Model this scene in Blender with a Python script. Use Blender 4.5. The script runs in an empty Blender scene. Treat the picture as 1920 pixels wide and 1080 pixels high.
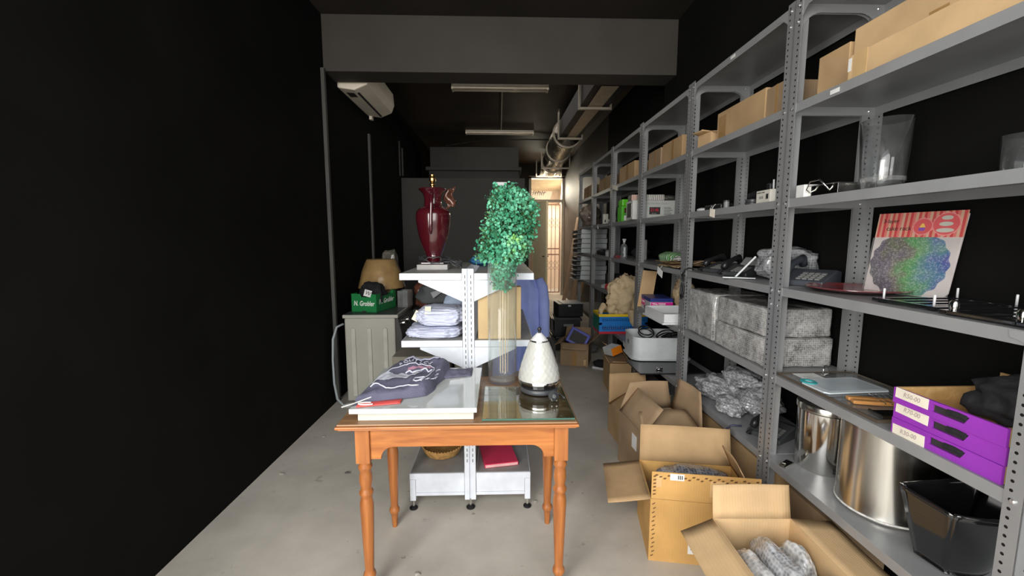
import bpy, bmesh, math, random
from mathutils import Vector, Matrix, Euler, noise
random.seed(7)
C = bpy.context.scene.collection
PI = math.pi
R = math.radians

# ------------------------------------------------------------------ materials
def _nt(name):
    m = bpy.data.materials.new(name); m.use_nodes = True
    nt = m.node_tree
    return m, nt, nt.nodes['Principled BSDF']

def _in(b, k, v):
    if k in b.inputs: b.inputs[k].default_value = v

def mat(name, col, rough=.5, metal=0., var=.12, vs=8., bump=0., bs=60., coat=0., spec=.5, col2=None, detail=4., stretch=None):
    """procedural paint / plastic / metal: noise-varied colour, optional noise bump"""
    m, nt, b = _nt(name)
    N, L = nt.nodes, nt.links
    tc = N.new('ShaderNodeTexCoord')
    mp = N.new('ShaderNodeMapping')
    L.new(tc.outputs['Object'], mp.inputs[0])
    if stretch: mp.inputs['Scale'].default_value = stretch
    n = N.new('ShaderNodeTexNoise'); n.inputs['Scale'].default_value = vs; n.inputs['Detail'].default_value = detail
    L.new(mp.outputs[0], n.inputs[0])
    r = N.new('ShaderNodeValToRGB')
    c2 = col2 if col2 else tuple(c * (1 - var) for c in col)
    c1 = col if col2 else tuple(min(1, c * (1 + var)) for c in col)
    r.color_ramp.elements[0].position = .3; r.color_ramp.elements[1].position = .7
    r.color_ramp.elements[0].color = (*c2, 1); r.color_ramp.elements[1].color = (*c1, 1)
    L.new(n.outputs[0], r.inputs[0]); L.new(r.outputs[0], b.inputs['Base Color'])
    _in(b, 'Roughness', rough); _in(b, 'Metallic', metal); _in(b, 'Coat Weight', coat); _in(b, 'Specular IOR Level', spec)
    _in(b, 'Coat Roughness', .08)
    if bump:
        n2 = N.new('ShaderNodeTexNoise'); n2.inputs['Scale'].default_value = bs; n2.inputs['Detail'].default_value = 3
        L.new(mp.outputs[0], n2.inputs[0])
        bp = N.new('ShaderNodeBump'); bp.inputs['Strength'].default_value = bump; bp.inputs['Distance'].default_value = .01
        L.new(n2.outputs[0], bp.inputs['Height']); L.new(bp.outputs[0], b.inputs['Normal'])
    return m

def glassy(name, tint=(1, 1, 1), gl=1.0, rough=.02, ior=1.45, haze=0., hcol=(.9, .9, .9)):
    """thin clear sheet: transparent body, fresnel reflection, optional milky haze"""
    m = bpy.data.materials.new(name); m.use_nodes = True
    nt = m.node_tree; N, L = nt.nodes, nt.links
    N.clear()
    o = N.new('ShaderNodeOutputMaterial'); t = N.new('ShaderNodeBsdfTransparent'); g = N.new('ShaderNodeBsdfGlossy')
    t.inputs[0].default_value = (*tint, 1); g.inputs['Roughness'].default_value = rough
    f = N.new('ShaderNodeLayerWeight'); f.inputs[0].default_value = .5
    pw = N.new('ShaderNodeMath'); pw.operation = 'POWER'; pw.inputs[1].default_value = 4.
    L.new(f.outputs['Facing'], pw.inputs[0])
    mu = N.new('ShaderNodeMath'); mu.operation = 'MULTIPLY_ADD'; mu.inputs[1].default_value = .55 * gl; mu.inputs[2].default_value = .03 * gl
    mu.use_clamp = True
    L.new(pw.outputs[0], mu.inputs[0])
    mx = N.new('ShaderNodeMixShader'); L.new(mu.outputs[0], mx.inputs[0])
    last = t
    if haze:
        d = N.new('ShaderNodeBsdfDiffuse'); d.inputs[0].default_value = (*hcol, 1)
        tc = N.new('ShaderNodeTexCoord'); n = N.new('ShaderNodeTexNoise'); n.inputs['Scale'].default_value = 14
        L.new(tc.outputs['Object'], n.inputs[0])
        m2 = N.new('ShaderNodeMath'); m2.operation = 'MULTIPLY'; m2.inputs[1].default_value = haze * 2
        L.new(n.outputs[0], m2.inputs[0])
        mh = N.new('ShaderNodeMixShader'); L.new(m2.outputs[0], mh.inputs[0])
        L.new(t.outputs[0], mh.inputs[1]); L.new(d.outputs[0], mh.inputs[2]); last = mh
    L.new(last.outputs[0], mx.inputs[1]); L.new(g.outputs[0], mx.inputs[2]); L.new(mx.outputs[0], o.inputs[0])
    return m

def wood(name, c1, c2, axis='X', scale=3., rough=.38, coat=.25):
    m, nt, b = _nt(name); N, L = nt.nodes, nt.links
    tc = N.new('ShaderNodeTexCoord'); mp = N.new('ShaderNodeMapping')
    s = {'X': (1, 11, 11), 'Y': (11, 1, 11), 'Z': (11, 11, 1)}[axis]
    mp.inputs['Scale'].default_value = s
    L.new(tc.outputs['Object'], mp.inputs[0])
    n = N.new('ShaderNodeTexNoise'); n.inputs['Scale'].default_value = scale; n.inputs['Detail'].default_value = 7; n.inputs['Distortion'].default_value = .6
    L.new(mp.outputs[0], n.inputs[0])
    r = N.new('ShaderNodeValToRGB'); r.color_ramp.elements[0].position = .32; r.color_ramp.elements[1].position = .68
    r.color_ramp.elements[0].color = (*c2, 1); r.color_ramp.elements[1].color = (*c1, 1)
    L.new(n.outputs[0], r.inputs[0]); L.new(r.outputs[0], b.inputs['Base Color'])
    _in(b, 'Roughness', rough); _in(b, 'Coat Weight', coat)
    return m

def bubblewrap(name, lo, hi, scale=70., white=.5, metal=0.):
    m, nt, b = _nt(name); N, L = nt.nodes, nt.links
    tc = N.new('ShaderNodeTexCoord')
    v = N.new('ShaderNodeTexVoronoi'); v.inputs['Scale'].default_value = scale
    L.new(tc.outputs['Object'], v.inputs[0])
    n = N.new('ShaderNodeTexNoise'); n.inputs['Scale'].default_value = 16; n.inputs['Detail'].default_value = 6
    n.inputs['Distortion'].default_value = 1.5
    L.new(tc.outputs['Object'], n.inputs[0])
    v.inputs['Randomness'].default_value = .35
    n.inputs['Scale'].default_value = 9; n.inputs['Detail'].default_value = 3.5
    ad = N.new('ShaderNodeMath'); ad.operation = 'MULTIPLY_ADD'; ad.inputs[1].default_value = .42
    sf = N.new('ShaderNodeMath'); sf.operation = 'MULTIPLY_ADD'; sf.inputs[1].default_value = .6; sf.inputs[2].default_value = .22
    L.new(n.outputs[0], sf.inputs[0]); L.new(v.outputs['Distance'], ad.inputs[0]); L.new(sf.outputs[0], ad.inputs[2])
    r = N.new('ShaderNodeValToRGB'); r.color_ramp.elements[0].position = white - .02; r.color_ramp.elements[1].position = white + .42  # pale end of the ramp paints white sheen patches into the colour
    r.color_ramp.elements[0].color = (*lo, 1); r.color_ramp.elements[1].color = (*hi, 1)
    L.new(ad.outputs[0], r.inputs[0]); L.new(r.outputs[0], b.inputs['Base Color'])
    bp = N.new('ShaderNodeBump'); bp.inputs['Strength'].default_value = .55; bp.inputs['Distance'].default_value = .005
    L.new(ad.outputs[0], bp.inputs['Height']); L.new(bp.outputs[0], b.inputs['Normal'])
    _in(b, 'Roughness', .16); _in(b, 'Coat Weight', .6); _in(b, 'Metallic', metal)
    return m

def concrete():
    m, nt, b = _nt('worn grey concrete'); N, L = nt.nodes, nt.links
    tc = N.new('ShaderNodeTexCoord')
    n = N.new('ShaderNodeTexNoise'); n.inputs['Scale'].default_value = 1.3; n.inputs['Detail'].default_value = 9; n.inputs['Roughness'].default_value = .62
    L.new(tc.outputs['Object'], n.inputs[0])
    r = N.new('ShaderNodeValToRGB')
    for p, c in ((0.3, (.36, .335, .29)), (.7, (.62, .575, .505))):
        e = r.color_ramp.elements[0] if p == .3 else r.color_ramp.elements[1]
        e.position = p; e.color = (*c, 1)
    L.new(n.outputs[0], r.inputs[0])
    n2 = N.new('ShaderNodeTexNoise'); n2.inputs['Scale'].default_value = 7; n2.inputs['Detail'].default_value = 8; n2.inputs['Roughness'].default_value = .7
    L.new(tc.outputs['Object'], n2.inputs[0])
    r2 = N.new('ShaderNodeValToRGB'); r2.color_ramp.elements[0].position = .27; r2.color_ramp.elements[1].position = .38
    r2.color_ramp.elements[0].color = (.45, .43, .40, 1); r2.color_ramp.elements[1].color = (1, 1, 1, 1)
    L.new(n2.outputs[0], r2.inputs[0])
    n3 = N.new('ShaderNodeTexNoise'); n3.inputs['Scale'].default_value = 26; n3.inputs['Detail'].default_value = 2
    L.new(tc.outputs['Object'], n3.inputs[0])
    r3 = N.new('ShaderNodeValToRGB'); r3.color_ramp.elements[0].position = .24; r3.color_ramp.elements[1].position = .29
    r3.color_ramp.elements[0].color = (.5, .48, .45, 1); r3.color_ramp.elements[1].color = (1, 1, 1, 1)
    L.new(n3.outputs[0], r3.inputs[0])
    a = N.new('ShaderNodeMix'); a.data_type = 'RGBA'; a.blend_type = 'MULTIPLY'; a.inputs[0].default_value = 1
    L.new(r.outputs[0], a.inputs[6]); L.new(r2.outputs[0], a.inputs[7])
    a2 = N.new('ShaderNodeMix'); a2.data_type = 'RGBA'; a2.blend_type = 'MULTIPLY'; a2.inputs[0].default_value = .8
    L.new(a.outputs[2], a2.inputs[6]); L.new(r3.outputs[0], a2.inputs[7])
    L.new(a2.outputs[2], b.inputs['Base Color'])
    _in(b, 'Roughness', .55); _in(b, 'Specular IOR Level', .35)
    bp = N.new('ShaderNodeBump'); bp.inputs['Strength'].default_value = .12; bp.inputs['Distance'].default_value = .01
    L.new(n2.outputs[0], bp.inputs['Height']); L.new(bp.outputs[0], b.inputs['Normal'])
    return m

def holed(name, col, pitch=.024, r=.0042, off=.028):
    """painted steel angle with a column of dark punched holes along each flange"""
    m, nt, b = _nt(name); N, L = nt.nodes, nt.links
    tc = N.new('ShaderNodeTexCoord'); sp = N.new('ShaderNodeSeparateXYZ'); L.new(tc.outputs['Object'], sp.inputs[0])
    def M(op, a, bb=None):
        x = N.new('ShaderNodeMath'); x.operation = op
        for i, q in enumerate((a, bb)):
            if q is None: continue
            if isinstance(q, (int, float)): x.inputs[i].default_value = q
            else: L.new(q, x.inputs[i])
        return x.outputs[0]
    a = M('ADD', M('ABSOLUTE', sp.outputs[0]), M('ABSOLUTE', sp.outputs[1]))
    da = M('SUBTRACT', a, off)
    zz = M('SUBTRACT', M('MULTIPLY', M('FRACT', M('DIVIDE', sp.outputs[2], pitch)), pitch), pitch / 2)
    d = M('SQRT', M('ADD', M('MULTIPLY', da, da), M('MULTIPLY', zz, zz)))
    k = M('LESS_THAN', d, r)
    mx = N.new('ShaderNodeMix'); mx.data_type = 'RGBA'
    n = N.new('ShaderNodeTexNoise'); n.inputs['Scale'].default_value = 5; L.new(tc.outputs['Object'], n.inputs[0])
    rp = N.new('ShaderNodeValToRGB'); rp.color_ramp.elements[0].color = (*[c * .82 for c in col], 1); rp.color_ramp.elements[1].color = (*[c * 1.15 for c in col], 1)
    L.new(n.outputs[0], rp.inputs[0])
    L.new(k, mx.inputs[0]); L.new(rp.outputs[0], mx.inputs[6]); mx.inputs[7].default_value = (.008, .008, .008, 1)
    L.new(mx.outputs[2], b.inputs['Base Color'])
    _in(b, 'Roughness', .38); _in(b, 'Metallic', .35)
    return m

def stripes(name, cols, axis=0, freq=40., rough=.4, noise_=.0):
    m, nt, b = _nt(name); N, L = nt.nodes, nt.links
    tc = N.new('ShaderNodeTexCoord'); sp = N.new('ShaderNodeSeparateXYZ'); L.new(tc.outputs['Object'], sp.inputs[0])
    mu = N.new('ShaderNodeMath'); mu.operation = 'MULTIPLY'; mu.inputs[1].default_value = freq
    L.new(sp.outputs[axis], mu.inputs[0])
    fr = N.new('ShaderNodeMath'); fr.operation = 'FRACT'; L.new(mu.outputs[0], fr.inputs[0])
    r = N.new('ShaderNodeValToRGB'); r.color_ramp.interpolation = 'CONSTANT'
    n = len(cols)
    while len(r.color_ramp.elements) < n: r.color_ramp.elements.new(.5)
    for i, c in enumerate(cols):
        r.color_ramp.elements[i].position = i / n; r.color_ramp.elements[i].color = (*c, 1)
    L.new(fr.outputs[0], r.inputs[0]); L.new(r.outputs[0], b.inputs['Base Color'])
    _in(b, 'Roughness', rough)
    return m

def hologram(name):
    m, nt, b = _nt(name); N, L = nt.nodes, nt.links
    tc = N.new('ShaderNodeTexCoord')
    sp = N.new('ShaderNodeSeparateXYZ'); L.new(tc.outputs['Object'], sp.inputs[0])
    n = N.new('ShaderNodeTexNoise'); n.inputs['Scale'].default_value = 9
    L.new(tc.outputs['Object'], n.inputs[0])
    ma = N.new('ShaderNodeMath'); ma.operation = 'MULTIPLY_ADD'; ma.inputs[1].default_value = 3.1
    L.new(sp.outputs[0], ma.inputs[0]); L.new(n.outputs[0], ma.inputs[2])
    r = N.new('ShaderNodeValToRGB')
    cs = [(0.0, (.012, .008, .02)), (.24, (.05, .02, .07)), (.38, (.07, .07, .02)), (.5, (.02, .26, .02)), (.64, (.0, .20, .10)), (.78, (.0, .13, .28)), (.92, (.005, .02, .32))]
    while len(r.color_ramp.elements) < len(cs): r.color_ramp.elements.new(.5)
    for i, (p, c) in enumerate(cs):
        r.color_ramp.elements[i].position = p; r.color_ramp.elements[i].color = (*c, 1)
    L.new(ma.outputs[0], r.inputs[0])
    v = N.new('ShaderNodeTexVoronoi'); v.inputs['Scale'].default_value = 260; L.new(tc.outputs['Object'], v.inputs[0])
    r2 = N.new('ShaderNodeValToRGB'); r2.color_ramp.elements[0].position = .62; r2.color_ramp.elements[1].position = .8
    r2.color_ramp.elements[0].color = (0, 0, 0, 1)
    sc = N.new('ShaderNodeSeparateColor'); L.new(v.outputs['Color'], sc.inputs[0]); L.new(sc.outputs[0], r2.inputs[0])
    mx = N.new('ShaderNodeMix'); mx.data_type = 'RGBA'; mx.blend_type = 'ADD'
    mx.inputs[0].default_value = .16
    L.new(r.outputs[0], mx.inputs[6]); L.new(r2.outputs[0], mx.inputs[7])
    L.new(mx.outputs[2], b.inputs['Base Color']); _in(b, 'Roughness', .45); _in(b, 'Metallic', .0); _in(b, 'Specular IOR Level', .25)
    return m

def leafmat(name):
    m, nt, b = _nt(name); N, L = nt.nodes, nt.links
    tc = N.new('ShaderNodeTexCoord'); n = N.new('ShaderNodeTexNoise'); n.inputs['Scale'].default_value = 9; n.inputs['Detail'].default_value = 5
    L.new(tc.outputs['Object'], n.inputs[0])
    r = N.new('ShaderNodeValToRGB')
    cs = [(.3, (.02, .14, .065)), (.43, (.06, .34, .185)), (.58, (.14, .49, .31)), (.70, (.30, .62, .09))]
    while len(r.color_ramp.elements) < len(cs): r.color_ramp.elements.new(.5)
    for i, (p, c) in enumerate(cs):
        r.color_ramp.elements[i].position = p; r.color_ramp.elements[i].color = (*c, 1)
    L.new(n.outputs[0], r.inputs[0]); L.new(r.outputs[0], b.inputs['Base Color']); _in(b, 'Roughness', .45)
    return m

def cardboard(name, col):
    m, nt, b = _nt(name); N, L = nt.nodes, nt.links
    tc = N.new('ShaderNodeTexCoord')
    n = N.new('ShaderNodeTexNoise'); n.inputs['Scale'].default_value = 5; n.inputs['Detail'].default_value = 6
    L.new(tc.outputs['Object'], n.inputs[0])
    r = N.new('ShaderNodeValToRGB'); r.color_ramp.elements[0].position = .3; r.color_ramp.elements[1].position = .75
    r.color_ramp.elements[0].color = (*[c * .8 for c in col], 1); r.color_ramp.elements[1].color = (*[min(1, c * 1.12) for c in col], 1)
    L.new(n.outputs[0], r.inputs[0]); L.new(r.outputs[0], b.inputs['Base Color'])
    w = N.new('ShaderNodeTexWave'); w.inputs['Scale'].default_value = 28; w.inputs['Distortion'].default_value = 1.2; w.bands_direction = 'X'
    L.new(tc.outputs['Object'], w.inputs[0])
    bp = N.new('ShaderNodeBump'); bp.inputs['Strength'].default_value = .07; bp.inputs['Distance'].default_value = .01
    L.new(w.outputs[1], bp.inputs['Height']); L.new(bp.outputs[0], b.inputs['Normal'])
    _in(b, 'Roughness', .8); _in(b, 'Specular IOR Level', .2)
    return m

m_black = mat('black wall paint', (.0062, .0060, .0056), .9, var=.2, vs=2.2, spec=.1)
m_ceil = mat('dark brown black ceiling paint', (.026, .021, .016), .75, var=.25, vs=2., bump=.06, bs=30, spec=.3)
m_beam = mat('charcoal beam paint', (.046, .039, .031), .7, var=.12, vs=3., bump=.08, bs=25)
m_panel = mat('dark grey partition board', (.040, .039, .034), .7, var=.12, vs=2.)
m_floor = concrete()
m_steel = mat('grey shelf steel paint', (.30, .305, .31), .36, .2, var=.12, vs=4.)
m_post = holed('grey punched angle steel', (.30, .305, .31))
m_bolt = mat('zinc bolt', (.75, .75, .74), .25, .9, var=.05)
m_card = cardboard('brown cardboard', (.49, .325, .17))
m_card2 = cardboard('pale cardboard', (.60, .41, .22))
m_card3 = cardboard('dull cardboard', (.36, .25, .15))
m_cardo = cardboard('orange brown cardboard', (.60, .35, .12))
m_tape = mat('brown parcel tape', (.36, .21, .08), .25, var=.1, vs=20)
m_paper = mat('white paper label', (.75, .75, .73), .6, var=.05, vs=30)
m_kraft = mat('crumpled kraft paper', (.60, .46, .28), .7, var=.18, vs=9, bump=.5, bs=22)
m_white = mat('white enamel', (.68, .69, .70), .35, var=.04, vs=6)
m_gond = mat('scuffed white shop shelving paint', (.68, .72, .78), .42, var=.08, vs=14)
m_gtop = mat('dusty grey shelf top', (.30, .295, .28), .5, var=.15, vs=9)
m_wgloss = mat('white gloss board', (.58, .61, .585), .12, var=.03, vs=3, coat=.6)
m_cream = mat('white board edge', (.58, .575, .51), .4, var=.03)
m_blackp = mat('black plastic', (.014, .014, .015), .35, var=.2, vs=20)
m_blackg = mat('black gloss', (.008, .008, .009), .07, var=.2, vs=10, coat=.8)
m_blackc = mat('black cloth', (.010, .010, .012), .85, var=.3, vs=25, bump=.4, bs=60)
m_grey = mat('grey plastic', (.22, .225, .22), .45, var=.1, vs=12)
m_dgrey = mat('dark grey plastic', (.055, .058, .062), .4, var=.12, vs=12)
m_lgrey = mat('pale grey plastic', (.56, .60, .60), .4, var=.06, vs=8)
m_chrome = mat('polished steel', (.78, .77, .74), .13, 1., var=.06, vs=5, stretch=(8, 8, .4))
m_steelb = mat('scuffed stainless steel', (.66, .64, .59), .22, 1., var=.14, vs=5, stretch=(7, 7, .5))
m_foil = mat('crinkled foil duct', (.72, .68, .58), .25, 1., var=.1, vs=8, bump=.7, bs=18)
m_galv = mat('galvanised duct sheet', (.40, .35, .28), .42, .5, var=.15, vs=5)
m_wash = mat('beige grey appliance enamel', (.42, .41, .36), .38, var=.06, vs=3)
m_ac = mat('aged white appliance plastic', (.86, .77, .63), .5, var=.08, vs=4)
m_oak = wood('orange varnished oak', (.53, .195, .046), (.29, .085, .018), 'X', 3.)
m_oakz = wood('orange varnished oak upright', (.50, .18, .044), (.26, .078, .017), 'Z', 3.)
m_top = wood('weathered table top', (.36, .20, .095), (.20, .105, .050), 'X', 2.5, .42, .1)
m_pine = wood('pale pine', (.62, .40, .17), (.47, .27, .10), 'Y', 3., .5, .1)
m_plank = wood('pale plank', (.58, .40, .27), (.44, .29, .19), 'Z', 2., .7, 0)
m_urn = mat('burgundy glaze', (.062, .0045, .009), .17, var=.25, vs=3, coat=1., spec=.7)
m_urnd = mat('dark burgundy glaze', (.022, .006, .009), .18, var=.25, vs=5, coat=.8)
m_brass = mat('brass', (.70, .42, .15), .25, 1., var=.1)
m_leaf = leafmat('artificial eucalyptus leaves')
m_stick = mat('pale wooden skewer', (.74, .56, .33), .55, var=.1)
m_glass = glassy('clear vase glass', (.97, .985, .98), 1.0, .015, 1.4, haze=.035)
m_sheet = glassy('greenish sheet glass', (.88, .93, .88), 2.6, .01, 1.5)
m_clear = glassy('clear plastic wrap', (.96, .95, .93), 1.5, .12, 1.5, haze=.12)
m_acryl = glassy('grey clear acrylic', (.82, .84, .84), 1.3, .06, 1.5, haze=.10)
m_bub = bubblewrap('silver bubble wrap', (.075, .078, .082), (.56, .57, .59), 75, .5)
m_bub2 = bubblewrap('pale bubble wrap', (.09, .088, .085), (.60, .595, .58), 95, .52)
m_bubl = bubblewrap('bright bubble wrap', (.16, .16, .16), (.78, .78, .77), 60, .5)
m_bubd = bubblewrap('dark bubble wrap', (.035, .035, .045), (.42, .43, .47), 70, .55)
m_green = mat('green printed carton', (.012, .20, .055), .45, var=.12, vs=6)
m_shade = mat('tan lampshade cloth', (.42, .27, .11), .7, var=.18, vs=10)
m_towel = mat('pale blue white cotton', (.56, .59, .72), .9, var=.06, vs=10, bump=.25, bs=220)
m_shirt = mat('periwinkle blue cotton', (.27, .34, .70), .85, var=.12, vs=6, bump=.2, bs=140)
m_tee = mat('slate purple cotton', (.115, .115, .175), .85, var=.15, vs=8, bump=.25, bs=160)
m_print = mat('white screen print', (.62, .64, .72), .7, var=.1, vs=30)
m_red = mat('coral red print', (.75, .10, .09), .6, var=.12, vs=20)
m_pinkred = mat('crimson plastic', (.70, .035, .10), .45, var=.06)
m_magenta = mat('magenta print', (.72, .02, .30), .4, var=.05)
m_navy = mat('navy print', (.02, .035, .20), .4, var=.1)
m_blue = mat('bright blue plastic', (.015, .20, .62), .4, var=.08)
m_dblue = mat('deep blue plastic', (.02, .035, .42), .35, var=.1)
m_yellow = mat('yellow plastic', (.78, .56, .02), .4, var=.06)
m_crimson = mat('red plastic', (.55, .03, .05), .4, var=.08)
m_teal = mat('teal rubber', (.02, .35, .36), .5, var=.08)
m_orange = mat('orange print', (.85, .24, .01), .45, var=.06)
m_lime = mat('lime green print', (.10, .52, .03), .4, var=.12, vs=15)
m_purple = mat('purple painted board', (.28, .035, .42), .45, var=.08, vs=10)
m_maroon = mat('maroon lacquer', (.20, .035, .040), .22, var=.12, coat=.6)
m_bskt = mat('cane basket', (.50, .28, .09), .7, var=.3, vs=40, bump=.8, bs=70)
m_lavender = mat('grey lilac plastic', (.45, .45, .46), .4, var=.05)
m_board = mat('frosted white board', (.62, .67, .70), .3, var=.04)
m_ledred = mat('red display digits', (.75, .02, .06), .4, var=.02)
m_ink = mat('dark ink', (.03, .028, .028), .6, var=.1)
m_inkb = mat('brown ink', (.14, .06, .02), .6, var=.1)
m_pencil = mat('pencil grey', (.38, .30, .30), .7, var=.1)
m_whiteink = mat('white print', (.85, .86, .82), .5, var=.02)
m_wine = mat('brown glossy wrap', (.13, .05, .03), .2, var=.5, vs=10, coat=.7, bump=.6, bs=30)
m_hose = mat('pale blue grey hose', (.34, .38, .40), .5, var=.05)
m_holo = hologram('holographic card')
m_pstripe = stripes('pink striped card', [(.62, .09, .09), (.70, .32, .22), (.60, .07, .08), (.72, .20, .17), (.66, .42, .30)], 0, 22., .35)
m_gstripe = stripes('green striped film', [(.04, .22, .06), (.35, .55, .25), (.06, .30, .10), (.62, .70, .55)], 1, 26., .3)
m_wstripe = stripes('white and black striped card', [(.70, .68, .62), (.70, .68, .62), (.06, .06, .06)], 0, 60., .5)
m_court = mat('sunlit cream courtyard wall', (.80, .66, .55), .8, var=.06, vs=2)
m_gate = mat('pink brown gate paint', (.40, .25, .20), .6, var=.1)
m_doorp = mat('cream door paint', (.78, .70, .50), .5, var=.06)
m_corr = stripes('corrugated roofing', [(.80, .70, .52), (.62, .52, .36)], 1, 9., .6)

# ------------------------------------------------------------------ mesh builder
class MB:
    def __init__(s): s.bm = bmesh.new(); s.mtx = Matrix.Identity(4)
    def v(s, p): return s.bm.verts.new(s.mtx @ Vector(p))
    def f(s, vs):
        try: return s.bm.faces.new(vs)
        except ValueError: return None
    def box(s, x0, x1, y0, y1, z0, z1):
        q = [s.v(p) for p in ((x0, y0, z0), (x1, y0, z0), (x1, y1, z0), (x0, y1, z0), (x0, y0, z1), (x1, y0, z1), (x1, y1, z1), (x0, y1, z1))]
        for i in ((0, 3, 2, 1), (4, 5, 6, 7), (0, 1, 5, 4), (1, 2, 6, 5), (2, 3, 7, 6), (3, 0, 4, 7)): s.f([q[k] for k in i])
        return s
    def slab(s, pts, t):
        """flat polygon given by 3-D points, thickened by t along its normal"""
        p = [Vector(q) for q in pts]
        n = (p[1] - p[0]).cross(p[2] - p[0]).normalized() * t
        a = [s.v(q) for q in p]; b = [s.v(q + n) for q in p]
        s.f(a[::-1]); s.f(b); k = len(a)
        for i in range(k): s.f([a[i], a[(i + 1) % k], b[(i + 1) % k], b[i]])
        return s
    def poly(s, pts): s.f([s.v(p) for p in pts]); return s
    def prism(s, pts, a, b, ax='y'):
        """2-D outline extruded along an axis: 'y' outline is x,z / 'z' is x,y / 'x' is y,z"""
        def w(p, t): return {'y': (p[0], t, p[1]), 'z': (p[0], p[1], t), 'x': (t, p[0], p[1])}[ax]
        A = [s.v(w(p, a)) for p in pts]; B = [s.v(w(p, b)) for p in pts]
        s.f(A); s.f(B[::-1]); n = len(pts)
        for i in range(n): s.f([A[i], B[i], B[(i + 1) % n], A[(i + 1) % n]])
        return s
    def cyl(s, p0, p1, r0, r1=None, n=14):
        return s.tube([p0, p1], [r0, r0 if r1 is None else r1], n)
    def tube(s, pts, r, n=8, cap=True):
        pts = [Vector(p) for p in pts]; k = len(pts)
        rr = r if isinstance(r, (list, tuple)) else [r] * k
        rings = []; up = None
        for i, p in enumerate(pts):
            t = (pts[min(i + 1, k - 1)] - pts[max(i - 1, 0)]).normalized()
            if up is None:
                up = Vector((0, 0, 1)) if abs(t.z) < .9 else Vector((1, 0, 0))
            a = t.cross(up).normalized() if t.cross(up).length > 1e-6 else t.orthogonal().normalized()
            b = a.cross(t).normalized(); up = b
            rings.append([s.v(p + (a * math.cos(2 * PI * j / n) + b * math.sin(2 * PI * j / n)) * rr[i]) for j in range(n)])
        for i in range(k - 1):
            for j in range(n): s.f([rings[i][j], rings[i][(j + 1) % n], rings[i + 1][(j + 1) % n], rings[i + 1][j]])
        if cap: s.f(rings[0][::-1]); s.f(rings[-1])
        return s
    def lathe(s, prof, n=28, c=(0, 0, 0), cap0=True, cap1=True, sx=1., sy=1.):
        rings = [[s.v((c[0] + r * sx * math.cos(2 * PI * j / n), c[1] + r * sy * math.sin(2 * PI * j / n), c[2] + z)) for j in range(n)] for r, z in prof]
        for i in range(len(rings) - 1):
            for j in range(n): s.f([rings[i][j], rings[i][(j + 1) % n], rings[i + 1][(j + 1) % n], rings[i + 1][j]])
        if cap0: s.f(rings[0][::-1])
        if cap1: s.f(rings[-1])
        return s
    def grid(s, fn, nu, nv):
        g = [[s.v(fn(i / nu, j / nv)) for j in range(nv + 1)] for i in range(nu + 1)]
        for i in range(nu):
            for j in range(nv): s.f([g[i][j], g[i + 1][j], g[i + 1][j + 1], g[i][j + 1]])
        return s
    def blob(s, c, rx, ry, rz, seed=0, amp=.18, fr=2.2, pw=1.0, sub=4, floor=True, crease=.0):
        """lumpy closed form; pw<1 squares it off like a soft box"""
        t = bmesh.new(); bmesh.ops.create_icosphere(t, subdivisions=sub, radius=1)
        mp = {}
        for q in t.verts:
            d = q.co.normalized()
            e = Vector([math.copysign(abs(k) ** pw, k) for k in d])
            nz = noise.noise(d * fr + Vector((seed * 3.1, seed, 0)))
            nz2 = noise.noise(d * fr * 3.3 + Vector((0, seed, seed * 2.3)))
            k = 1 + amp * nz + amp * .28 * nz2 - crease * abs(noise.noise(d * fr * 1.7 + Vector((seed, 4, 0))))
            z = e.z * rz * k
            if floor: z = max(z, -rz * .92)
            mp[q.index] = s.v((c[0] + e.x * rx * k, c[1] + e.y * ry * k, c[2] + z))
        for fc in t.faces: s.f([mp[q.index] for q in fc.verts])
        t.free(); return s
    def at(s, m): s.mtx = m; return s
    def done(s, name, m, parent=None, smooth=False, bevel=0., loc=None, rot=None, sub=0, solid=0.):
        bm = s.bm
        bmesh.ops.recalc_face_normals(bm, faces=bm.faces[:])
        me = bpy.data.meshes.new(name); bm.to_mesh(me); bm.free()
        if isinstance(m, (list, tuple)):
            for x in m: me.materials.append(x)
        else: me.materials.append(m)
        if smooth:
            for p in me.polygons: p.use_smooth = True
        o = bpy.data.objects.new(name, me); C.objects.link(o)
        if parent is not None: o.parent = parent
        if loc: o.location = loc
        if rot: o.rotation_euler = rot
        if solid:
            q = o.modifiers.new('solid', 'SOLIDIFY'); q.thickness = solid
        if bevel:
            q = o.modifiers.new('bevel', 'BEVEL'); q.width = bevel; q.segments = 2; q.limit_method = 'ANGLE'; q.angle_limit = R(40)
        if sub:
            q = o.modifiers.new('sub', 'SUBSURF'); q.levels = sub; q.render_levels = sub
        return o

def smooth_angle(o, a=40):
    """smooth shading with sharp creases kept"""
    for p in o.data.polygons: p.use_smooth = True
    bm = bmesh.new(); bm.from_mesh(o.data)
    for e in bm.edges:
        if len(e.link_faces) == 2 and e.calc_face_angle(0) > R(a): e.smooth = False
    bm.to_mesh(o.data); bm.free(); return o

def tag(o, label, cat, group=None):
    o['label'] = label; o['category'] = cat
    if group: o['group'] = group
    return o

def thing(name, label, cat, loc=(0, 0, 0), rz=0., group=None, rot=None):
    o = bpy.data.objects.new(name, None); C.objects.link(o)
    o.empty_display_size = .05
    o.location = loc; o.rotation_euler = rot if rot else (0, 0, rz)
    return tag(o, label, cat, group)

def struct(o): o['kind'] = 'structure'; return o
def B(x0, x1, y0, y1, z0, z1): return MB().box(x0, x1, y0, y1, z0, z1)

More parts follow.
